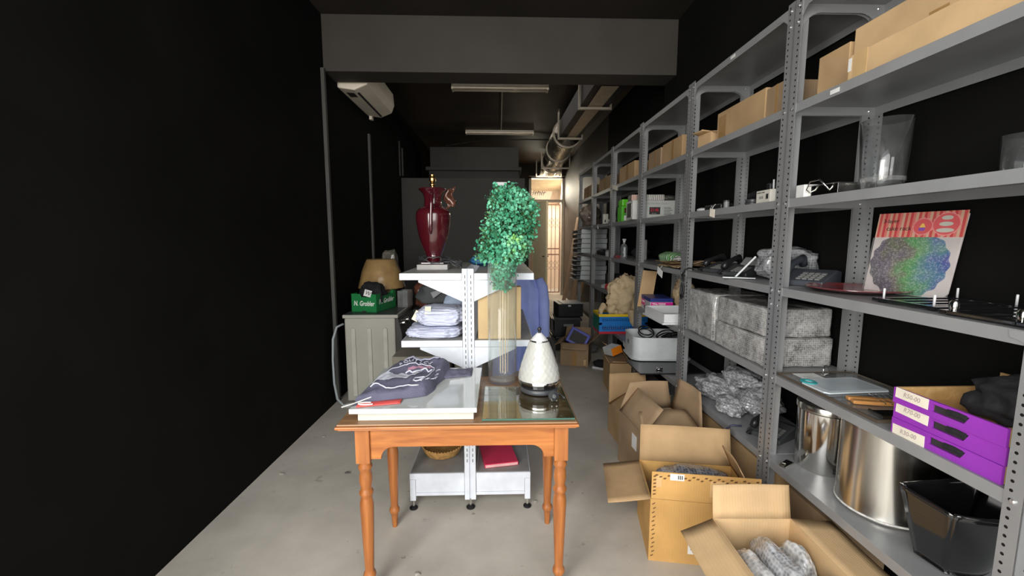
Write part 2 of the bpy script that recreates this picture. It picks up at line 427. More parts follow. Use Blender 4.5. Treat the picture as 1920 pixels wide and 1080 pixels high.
def text(s, parent, m, size, loc, rot=(R(90), 0, 0), name='lettering', shear=0., ext=.0003, sx=1., bold=0.):
    cu = bpy.data.curves.new('lettering', 'FONT'); cu.body = s; cu.size = size; cu.align_x = 'CENTER'; cu.align_y = 'CENTER'
    cu.shear = shear; cu.extrude = ext; cu.offset = bold; cu.resolution_u = 3
    t = bpy.data.objects.new('tmp', cu); C.objects.link(t)
    dg = bpy.context.evaluated_depsgraph_get()
    me = bpy.data.meshes.new_from_object(t.evaluated_get(dg)); me.name = name
    bpy.data.objects.remove(t); bpy.data.curves.remove(cu)
    me.materials.clear(); me.materials.append(m)
    o = bpy.data.objects.new(name, me); C.objects.link(o); o.parent = parent; o.location = loc; o.rotation_euler = rot; o.scale = (sx, 1, 1)
    return o

def dup(root, loc, rz=None, label=None, group=None):
    r = root.copy(); C.objects.link(r); r.location = loc
    if rz is not None: r.rotation_euler = (0, 0, rz)
    if label: r['label'] = label
    if group: r['group'] = group
    for ch in list(root.children):
        c = ch.copy(); C.objects.link(c); c.parent = r
        for g in list(ch.children):
            d = g.copy(); C.objects.link(d); d.parent = c
    return r

FACE_W = (R(90), 0, R(-90))     # lettering that faces the aisle (-x)

def carton(label, x, y, z, L, W, H, rz=0., flaps=None, m=None, t=.004, name='cardboard_box', cat='box', group=None, closed=False, tape=None, mi=None):
    """cardboard box standing at x,y,z (centre of its base); flaps: side -> (angle from vertical, length)"""
    m = m or m_card
    r = thing(name, label, cat, (x, y, z), R(rz), group)
    a, b = L / 2, W / 2
    if closed:
        B(-a, a, -b, b, 0, H).done('carton_body', m, r, bevel=.003)
    else:
        q = MB(); q.box(-a, a, -b, b, 0, t); q.box(-a, a, -b, -b + t, t, H); q.box(-a, a, b - t, b, t, H)
        q.box(-a, -a + t, -b + t, b - t, t, H); q.box(a - t, a, -b + t, b - t, t, H)
        q.done('carton_body', m, r)
        for s, fl in (flaps or {}).items():
            ang, ln = R(fl[0]), fl[1]
            sk = fl[2] if len(fl) > 2 else .012
            ca, sa = math.cos(ang), math.sin(ang)
            d = {'F': (0, -1), 'B': (0, 1), 'L': (-1, 0), 'R': (1, 0)}[s]
            if s in 'FB':
                h0, h1 = Vector((-a + .002, d[1] * b, H)), Vector((a - .002, d[1] * b, H)); e = Vector((1, 0, 0))
            else:
                h0, h1 = Vector((d[0] * a, -b + .002, H)), Vector((d[0] * a, b - .002, H)); e = Vector((0, 1, 0))
            u = Vector((d[0] * sa, d[1] * sa, ca)) * ln
            n = Vector((d[0] * ca, d[1] * ca, -sa))
            def fn(i, j, h0=h0, h1=h1, u=u, e=e, sk=sk, n=n, ln=ln):
                p = h0.lerp(h1, i) + u * j + e * (sk * (1 - 2 * i)) * j
                return p + n * (ln * .09 * math.sin(j * 1.6) * math.sin(PI * (i * .8 + .1)))
            MB().grid(fn, 8, 4).done('flap', mi or m, r, solid=t, smooth=True)
    if tape: 
        for (x0, x1, y0, y1, z0, z1) in tape: B(x0, x1, y0, y1, z0, z1).done('tape', m_tape, r)
    return r
WORLD, P_FRONT, P_KEY, P_YARD, P_CEIL, EXPO = 1.5, 120, 78, 80, 8, 0.0
# ================================================================== the room
CEIL = 3.30
struct(B(-6, 6, -7, 12.4, -.12, 0).done('floor', m_floor))
q = MB(); q.prism([(-1.545, -.3), (-1.46, 3.9), (-1.46, 10.9), (-1.75, 10.9), (-1.75, -.3)], 0, CEIL, 'z')
struct(q.done('wall_left', m_black))
struct(B(1.655, 1.95, -.3, 6.6, 0, CEIL).done('wall_right', m_black))
struct(B(1.655, 1.95, 6.6, 11.02, 0, CEIL).done('wall_right_rear', mat('black paint with painted door light', (.055, .041, .03), .6, var=.15, vs=3)))  # lighter brown paints the doorway light onto this end of the black wall
struct(B(-1.75, 1.95, -.3, 4.0, CEIL, CEIL + .15).done('ceiling', m_ceil))
struct(B(-1.75, 1.95, 4.0, 11.02, CEIL, CEIL + .15).done('ceiling_rear', mat('lit-toned ceiling paint', (.06, .045, .031), .6, var=.3, vs=1.5)))  # rear ceiling colour raised to paint in the light that reaches it
q = MB(); q.box(-1.75, .76, 10.9, 11.02, 0, CEIL); q.box(.76, 1.655, 10.9, 11.02, 3.0, CEIL)
struct(q.done('wall_back', m_ceil))
struct(B(-1.46, 1.53, 3.8, 4.06, 2.85, CEIL).done('trim_1', m_beam, bevel=.004))          # downstand beam
struct(B(1.53, 1.655, -.3, 4.06, 2.62, CEIL).done('trim_2', m_black))                       # boxed service run over the shelving
struct(B(-1.50, -1.435, 3.745, 3.785, 0, 2.86).done('trim_3', mat('worn grey corner strip', (.06, .057, .05), .6), bevel=.004))   # corner strip
q = MB(); q.box(-1.46, .40, 6.6, 6.7, 0, 2.36); q.box(.34, .40, 6.7, 8.6, 0, 2.36)
struct(q.done('wall_partition', m_panel, bevel=.004))
struct(MB().box(-1.2, .36, 7.6, 8.6, 2.36, 2.62).box(-1.2, .36, 7.75, 8.6, 2.68, 3.05).box(-1.25, .40, 7.55, 8.6, 2.62, 2.68).done('trim_4', m_panel, bevel=.006))
struct(MB().cyl((-1.43, 6.4, 2.36), (-1.43, 6.4, 2.85), .012).cyl((-1.39, 6.4, 2.36), (-1.39, 6.4, 2.75), .012).done('trim_5', m_panel))
# back doorway with a fanlight
q = MB(); q.box(.76, .82, 10.86, 11.04, 0, 2.98); q.box(1.60, 1.655, 10.86, 11.04, 0, 2.98); q.box(.76, 1.655, 10.86, 11.04, 2.94, 3.0); q.box(.82, 1.60, 10.86, 11.04, 2.36, 2.42)
d1 = struct(q.done('door_1', mat('grey door frame', (.33, .29, .24), .5)))
B(.82, 1.60, 10.95, 10.956, 2.42, 2.94).done('fanlight_pane', m_glass, d1)
q = MB()
for i, x in enumerate((.86, .92, .98, 1.03, 1.08, 1.13)):
    q.tube([(x, 10.94, 2.53), (x + .03, 10.94, 2.64 - .02 * (i % 2)), (x + .05, 10.94, 2.56 + .02 * (i % 3)), (x + .07, 10.94, 2.6)], .008, 5)
q.done('painted_scrawl', m_ink, d1)
lf = B(0, .05, -.62, 0, .01, 2.34).done('door_leaf', m_doorp, d1, loc=(.85, 10.86, 0), rot=(0, 0, R(28)))
MB().cyl((-.06, -.55, 1.02), (.12, -.55, 1.02), .012).done('handle', m_ink, lf)
# yard beyond
struct(B(-2, 4.5, 12.3, 12.45, 0, 3.4).done('wall_yard', m_court))
struct(B(1.72, 1.8, 11.02, 12.3, 0, 3.2).done('wall_yard_side', m_court))
q = MB(); q.slab([(-1, 11.1, 3.02), (2.6, 11.1, 3.02), (2.6, 12.3, 2.78), (-1, 12.3, 2.78)], .03)
struct(q.done('trim_6', m_corr))
gt = thing('security_gate', 'pinkish brown barred security gate across the bright back doorway', 'gate', (.84, 11.12, 0))
q = MB(); q.box(0, .03, 0, .03, .03, 2.33); q.box(.73, .76, 0, .03, .03, 2.33); q.box(.03, .73, 0, .03, 2.30, 2.33); q.box(.03, .73, 0, .03, .03, .06)
q.box(.03, .73, 0, .03, 1.02, 1.05); q.box(.03, .73, 0, .03, 1.17, 1.2)
q.done('gate_frame', m_gate, gt)
for i in range(6):
    x = .03 + .7 * (i + 1) / 7
    B(x - .007, x + .007, .008, .022, .06, 2.30).done('bar', m_gate, gt)
q = MB()
for z0 in (.62, 1.72):
    for i in range(7):
        for dz in (0, .13):
            a, b = .03 + i * .1, .13 + i * .1
            q.tube([(a, .005, z0 + dz), (b, .005, z0 + dz + .13)], .004, 4); q.tube([(b, .005, z0 + dz), (a, .005, z0 + dz + .13)], .004, 4)
q.done('lattice', m_gate, gt)
B(.05, .17, -.01, .04, 1.055, 1.165).done('lock_box', m_gate, gt)

# ------------------------------------------------------------------ on the ceiling and left wall
def lamp(y, label):
    t = thing('fluorescent_light', label, 'light', (.025, y, CEIL), 0, 'ceiling tube lights')
    MB().prism([(-.045, 0), (.045, 0), (.03, -.05), (-.03, -.05)], -.585, .585, 'x').done('light_body', m_ac, t, bevel=.003)
    for yy in (-.045, .045): MB().cyl((-.57, yy, -.048), (.57, yy, -.048), .014).done('tube', mat('unlit tube glass', (.85, .74, .58), .2), t, smooth=True)
    for xx in (-.585, .565): B(xx, xx + .02, -.062, .062, -.066, -.004).done('end_cap', m_ac, t, bevel=.003)
lamp(5.42, 'unlit twin-tube ceiling light nearer the beam, the longer looking one')
lamp(7.62, 'unlit twin-tube ceiling light further back, nearer the dark partition')
tag(MB().tube([(.05, 5.5, CEIL - .012), (.05, 7.5, CEIL - .012)], .009, 6).done('conduit', m_ac), 'thin conduit on the dark ceiling joining the two tube lights', 'conduit')
tag(MB().tube([(-1.0, 8.4, 3.2), (-.4, 8.2, 3.25), (.1, 7.9, 3.2), (.5, 8.0, 3.24), (1.0, 8.1, 3.26)], .012, 6).done('cable', m_panel), 'loose dark cable sagging along the ceiling behind the tube lights', 'cable')
ac = thing('air_conditioner', 'aged white air conditioner hung high on the left wall behind the beam', 'air conditioner', (-1.46, 4.1, 2.80))
o = MB().prism([(0, .02), (.15, 0), (.27, .05), (.30, .13), (.29, .26), (0, .28)], 0, .92, 'y').done('casing', m_ac, ac, bevel=.012)
MB().slab([(.155, .08, -.002), (.155, .86, -.002), (.172, .86, .006), (.172, .08, .006)], .004).done('louvre_slot', m_ink, ac)
B(.05, .12, .10, .22, .004, .018).done('dark_grille', m_ink, ac)
B(.02, .05, .9, .96, -.02, .02).done('pipe_stub', m_ac, ac)
tag(B(-1.46, -1.438, 4.98, 5.02, 1.1, 2.62).done('pipe_cover', mat('grey pipe cover', (.07, .068, .06), .6)), 'thin grey vertical pipe cover on the black left wall below the air conditioner', 'pipe cover')
# extraction duct
du = thing('ventilation_duct', 'ventilation duct along the ceiling, square sheet metal turning into a ribbed silver hose', 'duct', (0, 0, 0))
def lerp(a, b, t): return a + (b - a) * t
m_ductd = mat('shade-toned duct side', (.022, .019, .016), .55, .3)  # shade on the duct side is painted into this dark colour
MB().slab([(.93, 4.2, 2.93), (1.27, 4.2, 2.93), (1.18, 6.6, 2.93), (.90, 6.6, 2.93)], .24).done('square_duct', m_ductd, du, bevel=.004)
MB().slab([(1.00, 4.3, 2.924), (1.00, 4.3 + 2.25, 2.924), (1.13, 4.3 + 2.25, 2.924), (1.17, 4.3, 2.924)], .004).done('lit_underside', mat('lit duct underside', (.55, .44, .30), .45, .3), du)  # pale plate, its colour stands in for light on the duct's underside
for y0, xa, xb in ((4.9, .89, 1.24), (6.35, .86, 1.20)):
    q = MB(); q.box(xa, xa + .02, y0, y0 + .04, 2.9, CEIL); q.box(xb, xb + .02, y0, y0 + .04, 2.9, 3.1); q.box(xa, xb + .02, y0, y0 + .04, 2.88, 2.905)
    q.done('hanger', m_galv, du)
pts = [(1.04, 6.55, 3.03), (1.03, 7.2, 3.02), (1.06, 7.9, 3.0), (1.08, 8.6, 2.98), (1.12, 9.5, 2.97)]
def bez(t):
    n = len(pts) - 1; i = min(int(t * n), n - 1); f = t * n - i
    return Vector(pts[i]).lerp(Vector(pts[i + 1]), f)
N_ = 110
MB().tube([bez(i / N_) for i in range(N_ + 1)], [.19 + (.013 if i % 4 < 2 else 0) for i in range(N_ + 1)], 22).done('ribbed_hose', m_foil, du, smooth=True)
for k in (.03, .42, .8):
    p = bez(k); MB().cyl(p - Vector((0, .025, 0)), p + Vector((0, .025, 0)), .222, n=26).done('collar', m_galv, du, smooth=False)
MB().prism([(.9, 2.83), (1.34, 2.83), (1.28, 3.12), (.96, 3.12)], 9.4, 9.9, 'y').done('outlet_hood', m_galv, du)
for y0 in (8.2, 9.3):
    q = MB(); q.box(.80, .82, y0, y0 + .03, 2.77, 3.1); q.box(1.33, 1.35, y0, y0 + .03, 2.77, 3.1); q.box(.80, 1.35, y0, y0 + .03, 2.755, 2.78)
    q.done('hanger', m_galv, du)

# ================================================================== steel shelving along the right wall
X0, X1 = 1.25, 1.632
PITCH, LEN, Y0 = .97, .964, .912
LV = [.445, .845, 1.245, 1.632, 2.026, 2.44]
TOPZ = 2.455
def post_mesh(sx, sy):
    q = MB(); t = .0022
    q.box(*sorted((0, sx * .058)), *sorted((0, sy * t)), 0, TOPZ); q.box(*sorted((0, sx * t)), *sorted((0, sy * .042)), 0, TOPZ)
    return q
PM = {}
for sx in (1, -1):
    for sy in (1, -1):
        o = post_mesh(sx, sy).done('post', m_post); PM[sx, sy] = o.data; bpy.data.objects.remove(o)
q = MB(); w, d = X1 - X0 - .0056, LEN - .0056
q.box(0, w, 0, d, -.0016, 0); q.box(0, .0016, 0, d, -.036, -.0016); q.box(w - .0016, w, 0, d, -.036, -.0016)
q.box(.0016, w - .0016, 0, .0016, -.036, -.0016); q.box(.0016, w - .0016, d - .0016, d, -.036, -.0016)
o = q.done('shelf', m_steel); SHM = o.data; bpy.data.objects.remove(o)
def gus_pts(s=.075): return [(0, 0), (s, 0)] + [(s - s * .82 * math.sin(a) - .004, -s + s * .9 * math.cos(a) - 0.012) for a in [R(90) * i / 6 for i in range(7)]] + [(.0, -s - .01)]
GMS = {}
for s_ in (.075, .115):
    o = MB().prism(gus_pts(s_), 0, .002, 'y').done('gusset', m_steel); GMS[s_] = o.data; bpy.data.objects.remove(o)
o = MB().lathe([(.0062, 0), (.0062, .003), (.004, .005)], 8).done('bolt', m_bolt); BM_ = o.data; bpy.data.objects.remove(o)
def put(name, me, parent, loc, rot=(0, 0, 0), sc=(1, 1, 1)):
    o = bpy.data.objects.new(name, me); C.objects.link(o); o.parent = parent; o.location = loc; o.rotation_euler = rot; o.scale = sc; return o
wh = ['nearest the camera, holding the purple drawers and steel pot', 'second from the camera, holding the bubble-wrapped boxes and desk phones',
      'third from the camera, holding the white tub with cables', 'fourth from the camera, holding the blue and yellow crate',
      'fifth from the camera, behind the blue crate', 'furthest from the camera, nearest the bright doorway']
def unit(k):
    y = Y0 + PITCH * k
    r = thing('shelving_unit', 'grey bolted steel shelving bay ' + wh[k], 'shelving', (X0, y, 0), 0, 'bolted steel shelving bays')
    W = X1 - X0
    ps = {}
    for sx, xx in ((1, 0), (-1, W)):
        for sy, yy in ((1, 0), (-1, LEN)):
            ps[sx, sy] = put('post', PM[sx, sy], r, (xx, yy, 0))
    for i, z in enumerate(LV):
        if k == 3 and i == 1: continue
        sh = put('shelf', SHM, r, (.0028, .0028, z))
        for sy, yy in ((1, 0), (-1, LEN)):
            for dz in ((-.018,) if i not in (2, 5) else (-.018, -.082)):
                put('bolt', BM_, ps[1, sy], (-.0003, sy * .021, z + dz), (0, R(-90), 0))
            put('bolt', BM_, sh, (.03, (LEN - .012) if sy < 0 else -.0022 - .001, -.018), (R(90), 0, 0))
            if k < 3:
                put('bolt', BM_, ps[-1, sy], (-.03, -sy * -.0035 if sy > 0 else -.0035, z - .018), (R(90), 0, 0))
        if i in (2, 5):
            zt = z - .032; GM = GMS[.115 if i == 5 else .075]
            for sy, yy in ((1, .0), (-1, LEN)):
                put('gusset', GM, r, (.0025, yy + sy * .003, zt + .03), (0, 0, R(90 * sy)))
            for yy in (.004, LEN - .006):
                put('gusset', GM, r, (.003, yy, zt + .02)); put('gusset', GM, r, (W - .003, yy + .002, zt + .02), (0, 0, R(180)))
    return r
for k in range(6): unit(k)
# ================================================================== oak side table in the middle
TZ = .76
tb = thing('wooden_table', 'orange varnished wooden table with turned legs, in the middle of the floor', 'table', (0, 0, 0))
TX0, TX1, TY0, TY1 = -.625, .308, 1.56, 2.13
q = MB(); q.box(TX0 + .006, TX1 - .006, TY0 + .006, TY1 - .006, TZ - .008, TZ); q.done('tabletop', m_top, tb, bevel=.003)
q = MB()
for i, (o_, z0, z1) in enumerate(((.0, TZ - .020, TZ - .0085), (.008, TZ - .027, TZ - .0205))): q.box(TX0 + o_, TX1 - o_, TY0 + o_, TY1 - o_, z0, z1)
q.done('table_rim', m_oak, tb, bevel=.005)
AZ = TZ - .0275
def leg(x, y, s=1.):
    q = MB(); q.box(-.027, .027, -.027, .027, .585, AZ)
    pr = [(.012, 0), (.013, .01), (.017, .06), (.019, .075), (.024, .08), (.026, .09), (.024, .10), (.019, .108), (.018, .12), (.023, .25), (.0265, .36), (.0275, .40),
          (.024, .425), (.021, .435), (.027, .445), (.028, .455), (.022, .465), (.021, .475), (.026, .50), (.024, .53), (.021, .545), (.027, .555), (.027, .565), (.022, .575), (.024, .585)]
    q.lathe(pr, 22)
    o = q.done('leg', m_oakz, tb, loc=(x, y, 0)); smooth_angle(o, 50); return o
for x in (-.535, .245):
    for y in (1.625, 2.045): leg(x, y)
def apron(L, d=.068):
    h = AZ
    arc = [(d - d * .72 * math.cos(R(90) * i / 8), h - .135 + .05 * math.sin(R(90) * i / 8)) for i in range(9)]
    pts = [(0, h), (0, h - .135)] + [(.04, h - .135)] + [(.04 + .05 * (1 - math.cos(R(90) * i / 8)), h - .135 + .05 * math.sin(R(90) * i / 8)) for i in range(9)]
    r = [(L - p[0], p[1]) for p in pts[::-1]]
    return pts + r
xa = -.535 + .0275; L_ = .245 - .0275 - xa
MB().prism([(p[0] + xa, p[1]) for p in apron(L_)], 1.61, 1.628, 'y').done('apron', m_oak, tb)
MB().prism([(p[0] + xa, p[1]) for p in apron(L_)], 2.035, 2.053, 'y').done('apron', m_oak, tb)
for x in (-.545, .237): MB().prism([(p[0] + 1.653, p[1]) for p in apron(2.017 - 1.653)], x, x + .018, 'x').done('apron', m_oak, tb)

# white slab-topped panel on the table
wp = thing('white_board', 'glossy white slab with an overhanging top lying on the wooden table', 'board', (0, 0, TZ + .0005))
B(-.548, -.100, 1.60, 2.06, 0, .038).done('base_panel', m_cream, wp, bevel=.002)
B(-.572, -.086, 1.572, 2.085, .0385, .058).done('top_slab', m_wgloss, wp, bevel=.002)
WZ = TZ + .059
# folded T-shirt with a print, in clear plastic
ts = thing('folded_shirt', 'folded slate purple T-shirt with a white print in a clear bag, on the white slab', 'shirt', (0, 0, WZ))
P00, P10, P11, P01 = Vector((-.578, 1.60, 0)), Vector((-.300, 1.70, 0)), Vector((-.225, 2.02, 0)), Vector((-.50, 2.03, 0))
def tee(u, v, up=0.):
    p = P00.lerp(P10, u).lerp(P01.lerp(P11, u), v)
    e = min(u, 1 - u, v, 1 - v); k = min(1, e / .12)
    h = .012 + .050 * (1 - (1 - k) ** 2) * (.45 + .75 * v)
    h += .018 * noise.noise(Vector((u * 4, v * 5, 1.3))) * k + .014 * abs(noise.noise(Vector((u * 9, v * 3.5, 7)))) * k
    wob = .02 * noise.noise(Vector((u * 3, v * 3, 5)))
    return Vector((p.x + wob, p.y + wob * .6, max(.001, h * (k if e < .03 else 1) + up)))
q = MB(); q.grid(lambda u, v: tee(u, v), 44, 44)
q.grid(lambda u, v: Vector((tee(u, v).x, tee(u, v).y, .0006)), 10, 10)
q.done('shirt_body', m_tee, ts, smooth=True)
q = MB(); q.grid(lambda i, j: Vector((-.30 + .17 * i, 1.90 + .12 * j + .05 * i, .004 + .028 * math.sin(PI * min(1, max(0, j))) * (1 - i * .75) + .006 * noise.noise(Vector((i * 7, j * 6, 2))))), 20, 14)
q.done('sleeve', m_tee, ts, smooth=True, solid=.004)
q = MB(); q.grid(lambda i, j: tee(.18 + .62 * i, .9 + .14 * j if False else min(.995, .86 + .13 * j), .008 + .018 * math.sin(PI * i) * j), 20, 6)
q.done('collar', mat('grey lilac ribbing', (.33, .33, .43), .9), ts, smooth=True, solid=.003)
def dec(pts, r, name, m):
    MB().tube([tee(u, v, .003) for u, v in pts], r, 5).done(name, m, ts, smooth=True)
dec([(.5 + .40 * math.cos(a), .40 + .33 * math.sin(a)) for a in [R(-40 + 250 * i / 40) for i in range(41)]], .0022, 'print_ring', m_print)
q = MB(); q.grid(lambda i, j: tee(.10 + .60 * i, .27 + .20 * j * (1.25 - i * .5) + .10 * i + .02 * math.sin(i * 14), .0035), 30, 10)
q.done('print_figure', m_print, ts, smooth=True)
dec([(.45 + .38 * i / 20, .56 + .03 * math.sin(i * .6)) for i in range(21)], .004, 'print_stroke', m_print)
dec([(.12 + .75 * i / 24, .22 - .12 * i / 24 + .03 * math.sin(i * .5)) for i in range(25)], .003, 'print_stroke', m_print)
dec([(.80 + .07 * math.cos(i * .9), .22 + .05 * math.sin(i * .9)) for i in range(8)], .003, 'print_stroke', m_print)
q = MB(); q.grid(lambda i, j: tee(.46 + .3 * i, .60 + .05 * j, .0032), 12, 4); q.done('pink_print', mat('dusty pink print', (.42, .22, .30), .8), ts, smooth=True)
arc = 'POLITICS'
for i, ch in enumerate(arc):
    a = R(125 - 62 * i / 7); u, v = .5 + .47 * math.cos(a), .40 + .41 * math.sin(a)
    text(ch, ts, m_print, .030, tee(u, v, .006), (R(12), 0, a - R(90) + R(-12)), ext=.0006)
for i, ch in enumerate('KOREROI'):
    a = R(22 - 62 * i / 6); u, v = .5 + .47 * math.cos(a), .40 + .41 * math.sin(a)
    text(ch, ts, m_print, .030, tee(u, v, .006), (R(12), 0, a - R(90) + R(-12)), ext=.0006)
q = MB(); q.grid(lambda i, j: Vector((-.548 + .16 * i, 1.583 + .05 * j + .035 * i, .003 + .004 * math.sin(PI * j))), 14, 5)
q.done('red_print', m_red, ts, smooth=True, solid=.001)
MB().tube([(-.515 + .03 * math.cos(a), 1.606 + .012 * math.sin(a), .009) for a in [R(60 + 270 * i / 14) for i in range(15)]], .0025, 5).done('red_print_letter', m_whiteink, ts)
q = MB(); q.grid(lambda i, j: Vector((-.60 + .03 * i + .10 * j, 1.573 + .11 * j, .006 + .022 * j + .004 * math.sin(9 * j))), 5, 14)
q.done('plastic_bag', m_clear, ts, smooth=True)
MB().tube([(-.60, 1.578, .006), (-.56, 1.60, .012), (-.51, 1.64, .02), (-.47, 1.67, .026)], .0025, 5).done('bag_edge', m_whiteink, ts)

# sheet of glass, kettle, plug
gs = thing('glass_plate', 'square greenish glass plate lying at the right end of the wooden table', 'glass plate', (0, 0, TZ + .0005))
q = MB(); q.box(-.066, .292, 1.580, 1.945, .003, .010); q.done('pane', m_sheet, gs)
q = MB(); q.box(-.066, .292, 1.5785, 1.580, .003, .010); q.box(-.0675, -.066, 1.579, 1.945, .003, .010); q.box(.292, .2935, 1.579, 1.945, .003, .010)
q.done('polished_edge', mat('dark green glass edge', (.05, .13, .10), .1), gs)
for x in (-.045, .27):
    for y in (1.60, 1.925): MB().lathe([(.008, 0), (.008, .003)], 12, (x, y, 0)).done('rubber_foot', m_dgrey, gs)
kt = thing('kettle', 'white faceted pyramid kettle with a black ball knob, beside the tall vase', 'kettle', (.182, 1.885, TZ + .0115))
smooth_angle(MB().lathe([(.075, 0), (.083, .004), (.085, .012), (.080, .022), (.07, .024)], 36).done('power_base', m_dgrey, kt))
smooth_angle(MB().lathe([(.080, .0245), (.093, .034), (.094, .046)], 36).done('lower_ring', m_blackg, kt))
smooth_angle(MB().lathe([(.094, .0465), (.095, .050), (.095, .057), (.094, .060)], 36).done('steel_band', m_chrome, kt))
prof = [(.0945, .0605), (.0935, .078), (.0895, .096), (.0848, .114), (.0795, .132), (.0738, .150), (.0675, .168), (.061, .186), (.0542, .204), (.0472, .220), (.0425, .231)]
q = MB(); n = 20; rings = []
for k, (r, z) in enumerate(prof):
    off = (k % 2) * PI / n
    rings.append([q.v(((r + .0008) * math.cos(2 * PI * j / n + off), (r + .0008) * math.sin(2 * PI * j / n + off), z)) for j in range(n)])
for k in range(len(rings) - 1):
    a, b = rings[k], rings[k + 1]
    for j in range(n):
        if k % 2 == 0: q.f([a[j], a[(j + 1) % n], b[j]]); q.f([a[(j + 1) % n], b[(j + 1) % n], b[j]])
        else: q.f([a[j], a[(j + 1) % n], b[(j + 1) % n]]); q.f([a[j], b[(j + 1) % n], b[j]])
q.done('faceted_body', mat('white kettle enamel', (.52, .52, .485), .12, coat=.7, var=.02), kt)
smooth_angle(MB().lathe([(.040, .2305), (.0405, .233), (.039, .236)], 30).done('steel_band', m_chrome, kt))
smooth_angle(MB().lathe([(.038, .2365), (.028, .250), (.014, .264), (.010, .268)], 30).done('lid', m_white, kt))
smooth_angle(MB().lathe([(.006, .268), (.006, .276), (.004, .277)], 14).lathe([(.001, .274), (.007, .277), (.010, .284), (.008, .291), (.002, .294)], 16).done('knob', m_blackp, kt))
MB().tube([(.028, .026, .228), (.046, .040, .232), (.062, .056, .215), (.072, .068, .18), (.078, .078, .13), (.077, .076, .09), (.070, .066, .07)], [.007, .009, .010, .010, .010, .009, .007], 10).done('handle', m_blackp, kt, smooth=True)
pg = thing('power_plug', 'dark round mains plug with metal pins lying against the kettle base', 'plug', (.232, 1.755, TZ + .033), 0)
smooth_angle(MB().lathe([(.020, -.012), (.022, -.004), (.022, .006), (.012, .016), (.008, .026)], 20).done('plug_body', m_dgrey, pg, rot=(R(75), 0, 0)))
for dx, dz in ((0, .010), (-.010, -.006), (.010, -.006)): MB().cyl((dx, -.012, dz), (dx, -.030, dz - .004), .0035).done('pin', m_chrome, pg)
MB().tube([(0, .018, .006), (.004, .03, .005), (.012, .05, -.008), (.03, .065, -.012), (.042, .04, -.014), (.05, .012, -.016)], .0035, 7).done('cord', m_dgrey, pg, smooth=True)

# tall cylinder vase and the artificial bush standing in its mouth
vx, vy, vr = .016, 2.045, .071
vs_ = thing('cylinder_vase', 'tall clear cylinder vase on the wooden table, holding the artificial greenery', 'vase', (vx, vy, TZ + .001))
q = MB(); q.lathe([(vr - .004, 0), (vr, .006), (vr, .60), (vr - .003, .60), (vr - .003, .016), (.001, .014)], 40, cap1=False)
q.done('vase_wall', m_glass, vs_, smooth=True)
MB().lathe([(vr - .006, .0145), (vr - .012, .0165), (.001, .016)], 32, cap0=False, cap1=False).done('vase_base', m_clear, vs_, smooth=True)
pl = thing('artificial_plant', 'bushy blue green artificial eucalyptus standing up out of the tall clear vase', 'plant', (.02, 2.045, 1.36))
rows = [(1.705, -.018, .085), (1.66, -.030, .140), (1.59, -.036, .190), (1.53, -.062, .176), (1.465, -.076, .166), (1.40, -.094, .150), (1.35, -.108, .126), (1.31, -.078, .110), (1.27, -.045, .065), (1.215, -.03, .055)]
def span(z):
    for a, b in zip(rows, rows[1:]):
        if b[0] <= z <= a[0]:
            t = (a[0] - z) / (a[0] - b[0]); return a[1] + (b[1] - a[1]) * t, a[2] + (b[2] - a[2]) * t
    return 0, 0
rnd = random.Random(3); q = MB(); st = MB()
def leaf(q, c, n, r, tw):
    n = n.normalized(); a = n.orthogonal().normalized(); b = n.cross(a)
    a, b = a * math.cos(tw) + b * math.sin(tw), b * math.cos(tw) - a * math.sin(tw)
    pts = [c + a * (r * x) + b * (r * y) + n * (r * z) for x, y, z in ((-1, 0, .0), (-.55, .62, .18), (.2, .72, .2), (1, .1, .02), (.3, -.68, .2), (-.5, -.62, .18))]
    q.f([q.v(p) for p in pts])
cnt = 0
while cnt < 1050:
    z = rnd.uniform(1.220, 1.700); a, b = span(z)
    if rnd.random() > (b - a) / .29 + .12: continue
    w = (b - a) / 2; cx = (a + b) / 2 - .02
    th = rnd.uniform(0, 2 * PI); rr = math.sqrt(rnd.uniform(.25, 1.0)) * w * (1 + .30 * noise.noise(Vector((math.cos(th) * 1.6, math.sin(th) * 1.6, z * 13))))
    dy = min(w, .13) / w
    if z < 1.35:
        lim = vr - .018; rr = min(rr, lim); cx = 0
    base = Vector((cx + rr * math.cos(th), rr * math.sin(th) * dy, z - 1.36))
    out = Vector((math.cos(th), math.sin(th) * .9, rnd.uniform(-.1, .9))).normalized()
    ln = rnd.uniform(.03, .055) if z > 1.36 else .015
    st.tube([base - out * ln, base, base + out * ln * .5], .0012, 4)
    for k in range(6 if z > 1.36 else 4):
        o_ = out * ln * (k / 5 - .5) + Vector((rnd.gauss(0, .008), rnd.gauss(0, .008), rnd.gauss(0, .008)))
        leaf(q, base + o_, out + Vector((rnd.gauss(0, .7), rnd.gauss(0, .7) - .25, rnd.gauss(0, .6) + .2)), rnd.uniform(.0058, .0105), rnd.uniform(0, 6.28))
    cnt += 1
lo = q.done('foliage', m_leaf, pl); lo['kind'] = 'stuff'
so = st.done('twig', mat('green twig', (.10, .16, .05), .6), pl); so['kind'] = 'stuff'
B(-.03, .02, .060, .064, .24, .372).done('backing_card', m_lavender, pl)
for i in range(7):
    a = i * 2.4; r0 = .008 + .004 * (i % 3); x = -.012 + .012 * (i % 4)
    MB().tube([(x - .002, r0 * math.sin(a), -.555), (x + .004 * math.sin(a), r0 * math.sin(a + 1), .03)], .0017, 5).done('stalk', m_stick, pl)

